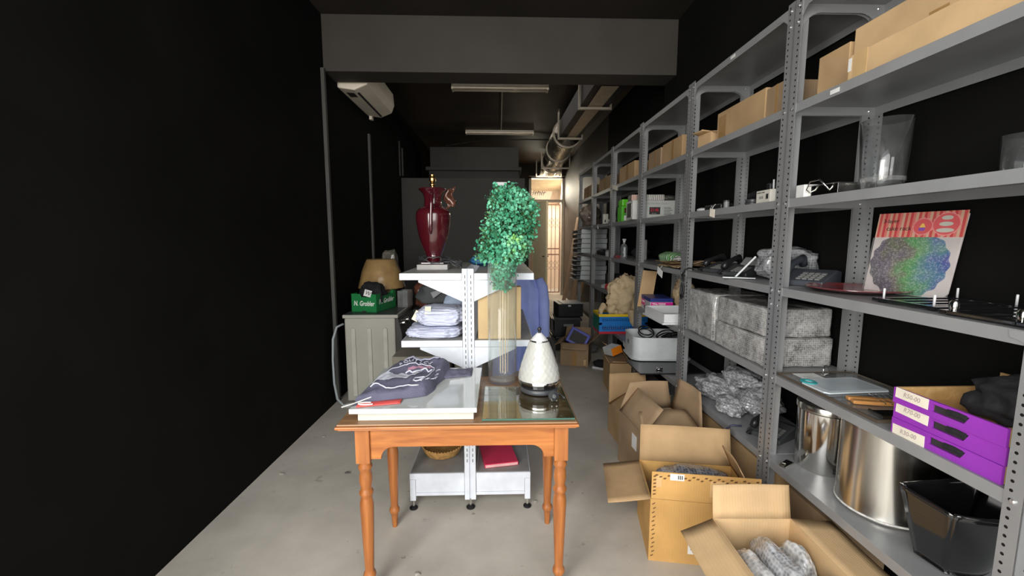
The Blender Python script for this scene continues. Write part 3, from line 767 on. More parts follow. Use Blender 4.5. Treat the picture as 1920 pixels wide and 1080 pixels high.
# ================================================================== white shop shelving behind the table
go = thing('gondola_shelf', 'white double-sided shop shelving stand right behind the wooden table', 'shelving', (-.158, 2.17, 0))
GD = .98
def upright(y, s):
    q = MB(); q.box(-.030, -.004, y, y + .035, .055, 1.305); q.box(.004, .030, y, y + .035, .055, 1.305); q.box(-.004, .004, y + .010 * (s > 0), y + .025, .055, 1.305); q.box(-.030, .030, y, y + .035, 1.305, 1.309)
    u = q.done('upright', m_gond, go, bevel=.001)
    q = MB(); yy = y - .0006 if s > 0 else y + .0346
    for x in (-.015, .015):
        for i in range(40):
            z = .09 + i * .03
            if .25 < z < 1.28: q.box(x - .0018, x + .0018, yy, yy + .001, z, z + .017)
    q.done('slots', m_ink, u)
    q = MB(); q.cyl((0, y + .017, .012), (0, y + .017, .055), .006, n=10); q.done('levelling_screw', m_chrome, u)
    smooth_angle(MB().lathe([(.024, 0), (.024, .006), (.010, .014), (.006, .016)], 20, (0, y + .017, 0)).done('foot', m_blackp, u))
upright(0, 1); upright(GD - .035, -1)
def gshelf(z, side, w, tilt=0.):
    s = side; q = MB()
    x0, x1 = (.032, .032 + w) if s > 0 else (-.032 - w, -.032)
    e = .0015
    q.box(x0, x1, .005, GD - .005, z - e, z); q.box(x0, x1, .005, .005 + e, z - .033, z - e); q.box(x0, x1, GD - .005 - e, GD - .005, z - .033, z - e)
    xo = x1 if s > 0 else x0 + e
    q.box(xo - e, xo, .005 + e, GD - .005 - e, z - .033, z - e)
    o = q.done('shelf', m_gond, go)
    B(x0 + .004, x1 - .004, .010, GD - .010, z + .0002, z + .0012).done('shelf_top', m_gtop, o)
    for y in (.006, GD - .012):
        xa, xb = s * .031, s * (.031 + w * .70)
        MB().prism([(xa, z - .035), (xb, z - .035), (xb, z - .045), (xa + s * .02, z - .135), (xa, z - .145)], y, y + .004, 'y').done('bracket', m_gond, go)
for s, w in ((-1, .315), (1, .305)):
    gshelf(1.285, s, w); gshelf(.935, s, w); 
for s in (-1, 1):
    q = MB(); x0, x1 = (.032, .325) if s > 0 else (-.325, -.032)
    q.box(x0, x1, .01, GD - .01, .203, .205)
    q.box(x0, x1, .006, .0095, .172, .205)
    o = q.done('base_shelf', m_gond, go)
    B(x0 + .004, x1 - .004, .014, GD - .014, .2052, .206).done('shelf_top', m_gtop, o)
    for y in (.006, GD - .03):
        xo = x1 - s * .0 if s > 0 else x0
        q = MB(); q.box(min(xo, xo - s * .03), max(xo, xo - s * .03), y, y + .024, .05, .170)
        q.box(min(s * .032, xo - s * .031), max(s * .032, xo - s * .031), y + .004, y + .008, .095, .170); q.box(min(s * .032, xo - s * .031), max(s * .032, xo - s * .031), y, y + .024, .078, .0945)
        o = q.done('base_leg', m_gond, go, bevel=.001)
        fx = xo - s * .015
        MB().cyl((fx, y + .012, .012), (fx, y + .012, .05), .006, n=10).done('levelling_screw', m_chrome, o)
        smooth_angle(MB().lathe([(.022, 0), (.022, .006), (.010, .014), (.006, .016)], 20, (fx, y + .012, 0)).done('foot', m_blackp, o))
B(-.012, .012, .036, GD - .036, .10, .60).done('back_panel', m_gond, go)
GZ = 1.2865; GZ2 = .9365

# burgundy urn lamp on the top shelf
ul = thing('urn_lamp', 'burgundy glazed urn lamp without a shade on the left top of the white shelving', 'lamp', (-.372, 2.47, GZ))
B(-.086, .086, -.078, .078, 0, .030).done('block_base', mat('grey block', (.30, .29, .28), .5, var=.25), ul, bevel=.003)
B(-.066, .066, -.066, .066, .0305, .044).done('plinth', m_urnd, ul, bevel=.004)
smooth_angle(MB().lathe([(.05, .0445), (.052, .052), (.038, .058), (.036, .068), (.044, .074), (.042, .080), (.058, .115), (.076, .165), (.089, .22), (.0965, .275), (.0975, .305), (.093, .326), (.080, .341), (.060, .350), (.053, .355), (.049, .366), (.047, .385), (.048, .405), (.054, .424), (.066, .438), (.076, .446), (.079, .450), (.076, .454), (.060, .447), (.046, .42), (.015, .41)], 48).done('urn_body', m_urn, ul), 60)
for s in (-1, 1):
    a = R(6 if s < 0 else 0)
    MB().tube([(.004, s * .046, .400), (.004, s * .064, .418), (.004, s * .083, .405), (.004, s * .090, .36), (.003, s * .100, .31), (.002, s * .104, .26), (.0, s * .099, .22), (0, s * .092, .20)], [.010, .012, .013, .011, .010, .010, .009, .004], 12).done('handle', m_urn, ul, smooth=True)
smooth_angle(MB().lathe([(.008, .41), (.008, .468), (.016, .472), (.017, .478), (.012, .484), (.011, .492), (.018, .496), (.019, .510), (.014, .516), (.014, .530), (.001, .532)], 20).done('brass_lampholder', m_brass, ul))
tg = MB(); tg.grid(lambda i, j: Vector((.066 + .05 * i + .012 * math.sin(j * 8), .03 + .02 * math.sin(i * 6 + j * 4), .34 + .11 * j + .02 * i + .012 * noise.noise(Vector((i * 5, j * 6, 3))))), 12, 16)
tg.done('brown_wrap', m_wine, ul, smooth=True, solid=.003)
rp = random.Random(5); pts = []
for i in range(90):
    t = i / 89; a = t * 26
    if t < .62: pts.append((.094 * math.cos(a) * (1 + .25 * math.sin(3 * a)) * .85, .085 * math.sin(a), .040 + .022 * rp.random() + .012 * math.sin(a * .7)))
    else: pts.append((.125 + .035 * math.cos(a * 1.5), -.02 + .05 * math.sin(a * 1.5), .012 + .04 * abs(math.sin(a * .9))))
MB().tube(pts, .0035, 6).done('power_cord', m_dgrey, ul, smooth=True)
bl = MB().blob((0, 0, .032), .085, .13, .035, 5, .25).done('blue_cloth', mat('steel blue cloth', (.03, .16, .36), .8), smooth=True, loc=(-.052 - .05, 2.80, GZ))
bl.name = 'blue_cloth'; tag(bl, 'crumpled steel blue cloth on top of the white shelving behind the urn lamp', 'cloth')

# linen on the second shelf
def linen(name, label, c, rx, ry, rz, seed, tagpos):
    t = thing(name, label, 'linen', c, 0)
    def fold(i, j):
        a = 2 * PI * i; b = PI * (j - .5)
        d = Vector((math.cos(a) * math.cos(b), math.sin(a) * math.cos(b), math.sin(b)))
        e = Vector([math.copysign(abs(k) ** .62, k) for k in d])
        w = math.sin(26 * d.z + 5.5 * noise.noise(d * 2.1 + Vector((seed, 0, 0))) + 3 * d.x) * .5 + noise.noise(d * 4 + Vector((0, seed, 0)))
        w2 = abs(noise.noise(Vector((d.x * 3, d.y * 3, d.z * 9 + seed)))); k = 1 + .05 * w - .10 * w2 + .09 * noise.noise(d * 1.7 + Vector((seed, seed, 0)))
        return Vector((e.x * rx * k, e.y * ry * k, max(-rz * .94, e.z * rz * k) + rz * .94))
    MB().grid(fold, 120, 72).done('folded_cloth', m_towel, t, smooth=True)
    for p, r in tagpos: B(-.016, .016, -.001, .001, -.028, .028).done('care_tag', mat('cream tag', (.80, .72, .55), .7), t, loc=p, rot=r, bevel=.001)
    return t
linen('folded_linen', 'flat folded pale blue white cotton cloth, lowest of the pile on the white shelving', (-.345, 2.335, GZ2), .150, .155, .030, 2, [((-.10, -.05, .11), (R(-20), R(30), R(10)))])
linen('rolled_linen', 'rolled up pale blue white cotton cloth on top of the folded cloth with cream tag', (-.318, 2.36, GZ2 + .058), .135, .14, .050, 9, [((-.058, -.118, .085), (R(-35), 0, R(6)))])
o = MB().blob((0, 0, .092), .075, .085, .098, 12, .15, pw=.7).done('blue_cloth', mat('ice blue cotton', (.52, .62, .80), .9), smooth=True, loc=(-.262, 2.60, GZ2)); tag(o, 'ice blue cotton bundle behind the rolled white cloth, against the upright', 'cloth')
carton('tan cardboard sheet box upright behind the tall vase on the white shelving', .003, 2.235, GZ2, .225, .07, .275, 0, closed=True, m=cardboard('tan card', (.62, .45, .24)))

# blue shirt hanging at the back end of the stand
sh = thing('hanging_shirt', 'periwinkle blue shirt hanging from the far right of the white shelving', 'shirt', (.155, 3.24, 0))
def shirtf(s):
    def fn(i, j):
        t = i * 2 - 1; z = 1.235 - .80 * j
        w = (.055 + .125 * min(1, j / .13) ** .8) if j < .13 else (.18 + .03 * j)
        z -= .075 * abs(t) ** 1.3 * min(1, j / .1)
        y = s * (.035 + .03 * math.sin(PI * min(1, j * 3)) * .5) * (1 - abs(t) ** 3) + .018 * math.sin(t * 9 + 2 * j) * j * 1.3 + .012 * noise.noise(Vector((t * 3, j * 4, s)))
        return Vector((t * w, y, z))
    return fn
q = MB(); q.grid(shirtf(-1), 40, 40); q.grid(shirtf(1), 40, 40); q.done('shirt_body', m_shirt, sh, smooth=True)
for s in (-1, 1):
    q = MB(); 
    pts = [Vector((s * .150, 0, 1.155)), Vector((s * .178, .0, 1.09)), Vector((s * .188, -.005, .98)), Vector((s * .192, -.01, .85)), Vector((s * .195, -.01, .70)), Vector((s * .192, -.01, .58))]
    q.tube(pts, [.03, .042, .044, .042, .04, .036], 16); q.done('sleeve', m_shirt, sh, smooth=True)
q = MB(); q.lathe([(.058, 1.215), (.062, 1.23), (.055, 1.262)], 24, cap0=False, cap1=False, sy=.75); q.done('collar', m_shirt, sh, smooth=True, solid=.003)
MB().tube([(0, 0, 1.20), (0, 0, 1.27), (.012, 0, 1.285), (.02, 0, 1.272)], .002, 6).done('hanger_hook', m_chrome, sh)
q = MB(); q.box(.135, .15, 3.15, 3.30, 1.262, 1.272); q.box(.135, .19, 3.225, 3.24, 1.258, 1.264); 
tag(q.done('hanging_rail', m_gond), 'short white rail at the far right end of the white shelving carrying the shirt', 'rail')

# things on the base of the stand
bk = thing('cane_basket', 'round cane basket on the left base shelf under the wooden table', 'basket', (-.335, 2.40, .2065))
smooth_angle(MB().lathe([(.085, 0), (.10, .01), (.112, .035), (.117, .05), (.113, .055), (.105, .05), (.095, .018), (.002, .014)], 32, cap1=False).done('woven_bowl', m_bskt, bk))
q = MB()
for k in range(40):
    a = 2 * PI * k / 40; q.tube([(.116 * math.cos(a), .116 * math.sin(a), .050), (.118 * math.cos(a + .08), .118 * math.sin(a + .08), .059), (.114 * math.cos(a + .16), .114 * math.sin(a + .16), .050)], .004, 5)
q.done('braided_rim', m_bskt, bk)
rb = thing('red_folder', 'crimson red folder lying on the right base shelf under the wooden table', 'folder', (.0, 2.36, .2065), R(10))
B(-.105, .085, -.13, .15, 0, .022).done('cover', m_pinkred, rb, bevel=.004); B(-.10, .080, -.131, .145, .004, .018).done('pages', mat('pink page edges', (.8, .45, .45), .7), rb)
o = B(0, .10, 0, .15, 0, .012).done('paper_pad', m_paper, loc=(-.12, 2.62, .2065), rot=(0, 0, R(20))); tag(o, 'white paper pad behind the crimson folder on the base shelf', 'paper')

# brown lids beyond, under the stand
for i, (x, y, w, d, h, lab) in enumerate(((-.60, 3.44, .44, .46, .56, 'flat grey brown carton behind the white shelving, left one of two'), (-.16, 3.54, .40, .40, .54, 'flat grey brown carton behind the white shelving, right one of two'))):
    carton(lab, x, y, 0, w, d, h, 0, closed=True, m=cardboard('grey brown board', (.27, .245, .20)), group='grey brown cartons')
carton('pale pinkish carton seen through the foot of the tall vase',   .155, 3.64, 0, .20, .22, .55, 0, closed=True, m=cardboard('pinkish white board', (.55, .48, .46)))
# ================================================================== washing machine corner on the left
wm = thing('washing_machine', 'beige grey washing machine with ribbed side panel by the black left wall', 'washing machine', (-1.355, 3.72, 0))
q = MB(); q.box(0, .44, 0, .60, .012, .765); q.done('cabinet', m_wash, wm, bevel=.012)
m_rib = mat('appliance rib', (.52, .51, .46), .34)  # paler than the cabinet, painting in the highlights of the ribs
for x in (.075, .215, .355):
    q = MB(); r_ = .020
    out = [(x + r_ * math.cos(a), .66 + r_ * math.sin(a)) for a in [R(180 * i / 10) for i in range(11)]][::-1]
    out = [(x - r_, .06)] + out + [(x + r_, .06)]
    q.prism(out, -.015, .001, 'y'); q.done('pressed_rib', m_rib, wm, bevel=.007)
B(-.012, .47, -.008, .612, .766, .795).done('worktop', m_wash, wm, bevel=.004)
B(-.006, .45, .0, .605, .7952, .798).done('dark_top', m_dgrey, wm)
MB().prism([(.441, .03), (.485, .03), (.505, .40), (.50, .62), (.47, .764), (.441, .764)], .004, .596, 'y').done('front_panel', mat('dark appliance front', (.05, .048, .045), .3), wm, bevel=.006)
o = MB().lathe([(.20, 0), (.21, .015), (.17, .03), (.14, .02), (.12, -.0)], 36, cap1=True).done('door', m_dgrey, wm, loc=(.505, .30, .38), rot=(0, R(90), 0)); smooth_angle(o)
for y, z in ((.12, .70), (.28, .70)):
    smooth_angle(MB().lathe([(.026, 0), (.024, .022), (.005, .024)], 20).done('knob', m_chrome, wm, loc=(.482, y, z), rot=(0, R(75), 0)))
B(-.004, .012, .03, .05, .30, .33).done('clip', m_white, wm)
for x in (.04, .40):
    for y in (.05, .55): MB().lathe([(.02, 0), (.02, .012)], 12, (x, y, 0)).done('foot', m_blackp, wm)
tag(MB().tube([(-1.355, 3.70, .72), (-1.40, 3.66, .70), (-1.425, 3.63, .60), (-1.43, 3.62, .42), (-1.42, 3.60, .22), (-1.40, 3.60, .08), (-1.36, 3.62, .016), (-1.30, 3.66, .012)], .010, 8).done('drain_hose', m_hose, smooth=True),
    'pale blue grey hose looping down the black wall beside the washing machine', 'hose')
gb = thing('produce_box', 'green printed produce carton on top of the washing machine', 'box', (-1.17, 4.01, .7985), R(-14))
def crate_face(w, h, c=.05, d=.035):
    return [(-w / 2, 0), (w / 2, 0), (w / 2, h), (w / 2 - .05, h), (w / 2 - .06, h - .028), (-w / 2 + .10, h - .028), (-w / 2 + .09, h), (-w / 2, h)]
q = MB(); w_, d_, h_ = .25, .36, .165
q.prism(crate_face(w_, h_), -d_ / 2, -d_ / 2 + .005, 'y'); q.prism(crate_face(w_, h_), d_ / 2 - .005, d_ / 2, 'y')
q.prism(crate_face(d_, h_), w_ / 2 - .005, w_ / 2, 'x'); q.prism(crate_face(d_, h_), -w_ / 2, -w_ / 2 + .005, 'x'); q.box(-w_ / 2, w_ / 2, -d_ / 2, d_ / 2, 0, .005)
q.done('carton_body', m_green, gb)
text('N. Grobler', gb, m_whiteink, .062, (0, -d_ / 2 - .0008, .078), (R(90), 0, 0), shear=.2, sx=.72, bold=.0012)
text('N. Grobler', gb, m_whiteink, .062, (w_ / 2 + .0008, 0, .090), (R(90), 0, R(90)), shear=.2, sx=.95, bold=.0012)
B(-.02, .02, -d_ / 2 - .0012, -d_ / 2, .0, .014).done('slot', m_ink, gb)
bag = thing('black_bag', 'crumpled black cloth bag with a square white W tag, in the green carton', 'bag', (-1.17, 4.0, .806))
MB().blob((.0, -.03, .12), .112, .115, .13, 21, .25, sub=4, pw=.75).done('bag_body', m_blackc, bag, smooth=True)
lb = B(-.034, .034, -.001, .001, -.030, .030).done('tag', m_paper, bag, loc=(-.005, -.168, .165), rot=(R(-8), R(14), R(-8)))
text('W', lb, m_ink, .05, (0, -.0018, 0), (R(90), R(6), 0), shear=.2)
ls = thing('lampshade', 'tan lampshade wrapped in clear film behind the black bag, above the green carton', 'lampshade', (-1.185, 4.33, .97))
MB().lathe([(.225, .0), (.185, .17), (.140, .275), (.132, .282)], 48, cap0=False).done('shade', m_shade, ls, smooth=True)
q = MB(); rings = []
def wrap(i, j):
    a = 2 * PI * i; z = -.01 + .305 * j; r = .234 - .093 * j ** 1.3 + .010 * abs(noise.noise(Vector((math.cos(a) * 4, math.sin(a) * 4, j * 5))))
    return Vector((r * math.cos(a), r * math.sin(a), z))
MB().grid(wrap, 64, 14).done('plastic_film', glassy('crackly film', (.98, .97, .95), 2.2, .08, 1.5), ls, smooth=True)
# the shade rests on a carton that stands behind the produce carton
carton('dark carton behind the green produce carton holding up the tan lampshade', -1.17, 4.28, .7985, .22, .08, .17, 0, closed=True, m=m_card3)
o = MB().blob((0, 0, .26), .085, .07, .27, 31, .12, pw=.5).done('wrapped_parcel', mat('grey film wrap', (.17, .155, .13), .2, var=.5, vs=9, coat=.7, bump=.8, bs=18), smooth=True, loc=(-1.22, 4.83, .80)); tag(o, 'tall film-wrapped grey brown parcel standing behind the tan lampshade', 'parcel')
carton('dark cupboard-like carton on the floor under the tall wrapped parcel', -1.20, 4.80, 0, .4, .5, .80, 0, closed=True, m=m_dgrey)
cb = thing('plastic_bin', 'small grey clear plastic bin standing beside the green carton', 'bin', (-.915, 4.16, .7985), R(-8))
q = MB(); q.box(-.05, .05, -.07, .07, 0, .004); q.box(-.05, -.046, -.07, .07, .004, .16); q.box(.046, .05, -.07, .07, .004, .16); q.box(-.05, .05, .066, .07, .004, .16); q.box(-.05, .05, -.07, -.066, .004, .16)
q.done('bin_body', m_acryl, cb)
B(-.046, .046, .05, .06, .004, .15).done('grey_insert', m_grey, cb)
o = MB().blob((0, 0, .14), .10, .12, .14, 41, .2, pw=.55).done('wrapped_bundle', m_wine, smooth=True, loc=(-.77, 4.46, .74)); tag(o, 'glossy brown film-wrapped bundle beyond the washing machine under the top shelf', 'bundle')
carton('dark grey crate supporting the glossy brown bundle beside the washing machine', -.70, 4.55, 0, .36, .45, .74, 0, closed=True, m=m_dgrey)
pr = thing('grey_printer', 'grey machine with a pale square knob in the dim corner above the brown bundle', 'machine', (-.76, 4.84, 0))
B(-.16, .16, -.03, .2, .0, .98).done('machine_body', m_dgrey, pr, bevel=.01); B(-.15, .13, -.045, -.03, .985 - .04, 1.03).done('front_bar', m_grey, pr, bevel=.008); B(-.035, .03, -.07, -.045, .96, 1.05).done('pale_block', m_lgrey, pr, bevel=.006)
o = MB().blob((0, 0, .10), .26, .2, .10, 51, .2, pw=.7).done('grey_jacket', mat('charcoal grey cloth', (.085, .09, .095), .85, bump=.3, bs=30), smooth=True, loc=(-.42, 3.65, .90)); tag(o, 'charcoal grey garment heaped behind the rolled white linen', 'jacket')
carton('brown carton in the shade behind the charcoal grey garment', -.38, 4.15, 0, .5, .35, 1.07, 0, closed=True, m=m_card3)
carton('grey carton under the charcoal grey garment', -.42, 3.67 + .24 - .24,   .5625, .4, .24, .335, 0, closed=True, m=m_dgrey)
o = B(-.05, .05, -.001, .001, -.03, .03).done('label', mat('faded label', (.40, .40, .42), .6), loc=(-.50, 3.44, 1.03), rot=(R(-40), R(-35), 0)); tag(o, 'pale swing label on the charcoal grey garment behind the linen', 'label')

# ================================================================== things on the steel shelves (bay A is nearest)
def S(i): return LV[i] + .0006
# -- top storage level: row of long cardboard cartons
CB = [('long shut brown carton on the high shelf in the top right corner', 1.30, .95, .78, .26, .235, m_card2),
      ('short brown carton on the high shelf, between long carton and steel post', 1.45, 1.80, .30, .125, .16, m_card),
      ('brown carton with brown tape at its end, high shelf of the second bay', 1.45, 2.36, .30, .46, .165, m_card),
      ('smaller brown carton touching the taped one on the high shelf of the second bay', 1.45, 2.05, .30, .14, .15, m_card3),
      ('brown carton on the high shelf of the third bay, nearer half', 1.45, 3.26, .30, .36, .165, m_card),
      ('brown carton on the high shelf of the third bay, further half', 1.45, 3.62, .30, .28, .16, m_card3),
      ('brown carton on the high shelf of the fourth bay', 1.45, 4.40, .30, .50, .175, m_card),
      ('dim brown carton on the high shelf of the fifth bay', 1.45, 5.30, .30, .60, .17, m_card3),
      ('dim brown carton on the high shelf of the last bay', 1.45, 6.30, .30, .55, .18, m_card3)]
carton(CB[0][0], 1.455, 1.30, S(4), .28, .66, .20, 0, closed=True, m=m_card2, group='cartons on the high shelf', tape=[(-.1405, -.140, -.01, .05, .02, .12)])
carton(CB[1][0], 1.455, 1.72, S(4), .29, .155, .165, 0, closed=True, m=m_card, group='cartons on the high shelf')
o = carton('low brown carton along the high shelf edge in front of the long carton', 1.285, 1.28, S(4), .05, .60, .085, 0, closed=True, m=m_card2, group='cartons on the high shelf')
B(-.0262, -.0255, .285, .299, .03, .075).done('white_label', m_paper, o); B(-.0262, -.0252, .22, .275, .0, .085).done('tape', mat('tan tape', (.55, .37, .18), .4), o)
for lab, x, y, l, w, h, m_ in CB[2:]:
    c = carton(lab, x, y, S(4), l, w, h, 0, closed=True, m=m_, group='cartons on the high shelf')
    if 'tape at' in lab: B(-l / 2 - .0006, -l / 2, .13, .21, .0, .14).done('tape', m_tape, c); 
    else: B(-l / 2 - .0006, -l / 2, -w * .10, w * .02, .0, h).done('tape', m_tape, c)
c = carton('small open brown carton at the far end of the second bay high shelf', 1.34, 2.715, S(4), .12, .13, .085, 8, {'F': (100, .06), 'L': (80, .05)}, m=m_card2, group='cartons on the high shelf')
for x, y, z, lab in ((X0 - .0006, 2.36, LV[5] - .018, 'small white sticker on the top shelf edge of the second bay'), (X0 - .0006, 1.62, LV[4] - .020, 'white price sticker on the high shelf edge of the first bay')):
    o = B(-.001, 0, -.022, .022, -.008, .008).done('sticker', m_paper, loc=(x, y, z)); tag(o, lab, 'sticker')
def edge_tag(lab, y, z, w, h, rx, m_=None, dx=.0):
    t = thing('hang_tag', lab, 'tag', (X0 - .012 + dx, y, z), 0); t.rotation_euler = (R(rx), R(-8), R(4))
    B(-.001, .001, -w / 2, w / 2, -h, 0).done('card', m_ or mat('cream card', (.78, .72, .62), .6), t, bevel=.0008)
    MB().tube([(0, 0, 0), (.004, 0, .012), (.018, 0, .026)], .001, 5).done('string', m_paper, t)
edge_tag('curled cream tag over the shelf edge below the black gadgets in the second bay', 2.47, 1.632, .05, .048, 14)
edge_tag('white tag hanging below the brown papers of the third bay', 3.20, 1.232, .085, .060, 24, m_paper, -.012)
edge_tag('white tag on the high shelf edge of the fourth bay', 4.60, 2.022, .16, .05, 12)
edge_tag('small white tag under the blue and yellow crate', 4.08, .44, .07, .06, 25, m_paper)
edge_tag('small white tag under a shelf edge in the fifth bay', 5.35, 1.612, .05, .035, 5, m_paper)

# -- level 1.63, bay A: glass vases and steel tray
def vase(name, label, x, y, r0, r1, h, loc_z):
    t = thing(name, label, 'vase', (x, y, loc_z))
    q = MB(); q.lathe([(r0 * .92, 0), (r0, .006), (r0 + (r1 - r0) * .25, h * .16), (r0 * 1.02 + (r1 - r0) * .25, h * .18), (r0 + (r1 - r0) * .35, h * .3), (r1, h), (r1 - .003, h), (r0 + (r1 - r0) * .3 - .003, h * .28), (r0 - .006, .018), (.001, .016)], 40, cap1=False)
    q.done('vase_wall', glassy('bright vase glass', (.88, .89, .89), 2.4, .06, 1.5, haze=.022), t, smooth=True)
    for k in (.15, .17, .19): MB().lathe([(r0 + (r1 - r0) * .25 + .001, h * k), (r0 + (r1 - r0) * .25 + .0035, h * k + .003), (r0 + (r1 - r0) * .25 + .001, h * k + .006)], 40, cap0=False, cap1=False).done('glass_ring', m_clear, t, smooth=True)
vase('flared_vase', 'large flared clear glass vase on the upper shelf of the nearest bay', 1.435, 1.59, .062, .080, .262, S(3))
vase('flared_vase', 'clear glass vase cut off by the right edge of the photo, upper shelf', 1.54, 1.23, .05, .062, .13, S(3))
tr = thing('steel_tray', 'shallow polished steel serving dish with curled wire handles on the upper shelf', 'dish', (1.385, 1.735, S(3)), R(6)); tr.scale = (.82, .82, 1)
q = MB(); q.box(-.10, .10, -.10, .10, 0, .002); q.box(-.10, -.098, -.10, .10, .002, .045); q.box(.098, .10, -.10, .10, .002, .045); q.box(-.10, .10, -.10, -.098, .002, .045); q.box(-.10, .10, .098, .10, .002, .045); q.box(-.108, .108, -.108, .108, .045, .047)
q.done('dish_body', m_chrome, tr, bevel=.001)
MB().tube([(-.10, .06, .02), (-.125, .055, .03), (-.13, .03, .06), (-.125, -.02, .065), (-.128, -.05, .045), (-.10, -.055, .02)], .003, 7).done('wire_handle', m_chrome, tr, smooth=True)
wb = carton('white carton between the first steel post and the steel serving dish', 1.32, 1.81, S(3), .08, .05, .055, 0, closed=True, m=m_paper)
MB().tube([(1.262, 1.80, 1.645), (1.262, 1.775, 1.66), (1.262, 1.745, 1.652)], .0025, 6)
# bay B level 1.63
rt = thing('router_box', 'small white printed box with a white antenna on the upper shelf of the second bay', 'box', (1.345, 2.07, S(3)), R(-3))
B(-.06, .06, -.06, .06, 0, .062).done('carton_body', mat('cream printed box', (.70, .68, .60), .5), rt, bevel=.002)
text('wireless router', rt, m_ink, .011, (-.0606, .02, .052), FACE_W); B(-.0606, -.060, -.045, -.025, .018, .042).done('printed_device', m_ink, rt)
for k in range(3): B(-.0605, -.060, .0 + .012 * k, .008 + .012 * k, .022, .034).done('printed_mark', m_grey, rt)
MB().tube([(0, .02, .062), (-.005, .014, .115)], .004, 8).done('antenna', m_white, rt); B(-.02, .02, .02, .05, .062, .10).done('black_block', m_blackp, rt, bevel=.006)
hp = thing('black_scanner', 'lumpy black handheld gadget with a cup base, middle of the second bay upper shelf', 'gadget', (1.36, 2.28, S(3)))
smooth_angle(MB().lathe([(.034, 0), (.036, .006), (.036, .018), (.033, .020), (.036, .022), (.036, .034), (.03, .038)], 24).done('cup', m_dgrey, hp))
MB().blob((.01, -.02, .055), .035, .06, .022, 61, .3).done('head', m_blackp, hp, smooth=True); MB().blob((.02, -.10, .022), .05, .05, .024, 62, .3).done('cable_heap', m_blackp, hp, smooth=True)
wd = thing('wifi_puck', 'white oval plastic puck at the far end of the second bay upper shelf', 'gadget', (1.33, 2.79, S(3)))
o = MB().blob((0, 0, .013), .03, .045, .014, 3, .02, floor=True).done('puck', m_white, wd, smooth=True)
rc = thing('black_remote', 'flat black gadget with a silver button beside the white oval puck', 'gadget', (1.34, 2.60, S(3)))
B(-.04, .04, -.10, .10, 0, .034).done('case', m_blackp, rc, bevel=.008); MB().lathe([(.008, 0), (.008, .004)], 14).done('button', m_grey, rc, loc=(-.041, 0, .02), rot=(0, R(-90), 0))
sp = thing('grey_canister', 'tiny grey canister on the second bay upper shelf between two black gadgets', 'canister', (1.30, 2.435, S(3)))
smooth_angle(MB().lathe([(.015, 0), (.015, .036), (.013, .038)], 16).done('canister_body', m_grey, sp)); smooth_angle(MB().lathe([(.0155, .036), (.0155, .044), (.012, .046)], 16).done('cap', m_dgrey, sp))
# bay D level 1.63
lc = thing('clock_box', 'large white printed box with a red digit display on the fourth bay upper shelf', 'box', (1.415, 3.985, S(3)))
B(-.20, .19, -.09, .10, 0, .170).done('carton_body', mat('white satin card', (.55, .56, .53), .35), lc, bevel=.002)
B(-.045, .055, -.0912, -.0905, .045, .110).done('display', m_ink, lc); text('21:46', lc, m_ledred, .040, (.003, -.0925, .084), sx=.85)
text('LED Number Clock', lc, mat('silver ink', (.30, .30, .29), .4), .024, (.02, -.0915, .142), sx=1.0)
for i in range(6): B(.09, .17 - .01 * (i % 3), -.0908, -.0902, .04 + i * .013, .044 + i * .013).done('printed_line', m_ink, lc)
for i in range(3): B(.0 + .016 * i - .02, .006 + .016 * i - .02, -.0916, -.0912, .052, .056).done('display_dot', m_whiteink, lc)
B(-.2008, -.2002, -.06, .07, .02, .15).done('silver_side', m_chrome, lc)
sb = thing('striped_package', 'flat white and black striped package lying on the red digit clock box', 'package', (1.40, 3.98, S(3) + .1712), R(-3))
B(-.185, .11, -.075, .07, 0, .052).done('package_body', m_wstripe, sb, bevel=.004); B(-.187, -.14, -.0765, -.074, .004, .048).done('end_panel', mat('peach card', (.55, .36, .28), .5), sb)
o = MB().blob((0, 0, .024), .07, .06, .026, 71, .25).done('net_bag', mat('dark net', (.09, .09, .08), .6, var=.5, vs=60), smooth=True, loc=(1.565, 3.95, S(3) + .1712)); tag(o, 'dark net bundle on the right end of the red digit clock box', 'bundle')
for k, (x, y, lab) in enumerate(((1.315, 4.44, 'lime green and white spray carton on the fourth bay upper shelf, nearer one'), (1.335, 4.555, 'lime green spray carton on the fourth bay upper shelf, just behind its twin'))):
    t = thing('spray_box', lab, 'box', (x, y, S(3)), R(6 * k), 'lime green spray cartons')
    B(-.055, .055, -.05, .05, 0, .155).done('carton_body', m_lime, t, bevel=.003); B(-.05, .05, -.045, .045, .156, .225).done('green_cap', mat('bright lime plastic', (.12, .62, .02), .35), t, bevel=.008)
    B(-.03, .018, -.0512, -.0502, .01, .06).done('white_patch', m_whiteink, t); B(-.03, .016, -.0515, -.0505, .085, .135).done('brown_picture', m_wine, t); text('MAX', t, m_ink, .018, (-.006, -.052, .068))
o = MB().blob((0, 0, .09), .02, .03, .09, 3, .2).done('black_tool', m_blackp, smooth=True, loc=(1.30, 4.68, S(3))); tag(o, 'slim black tool standing left of the lime green cartons', 'tool')
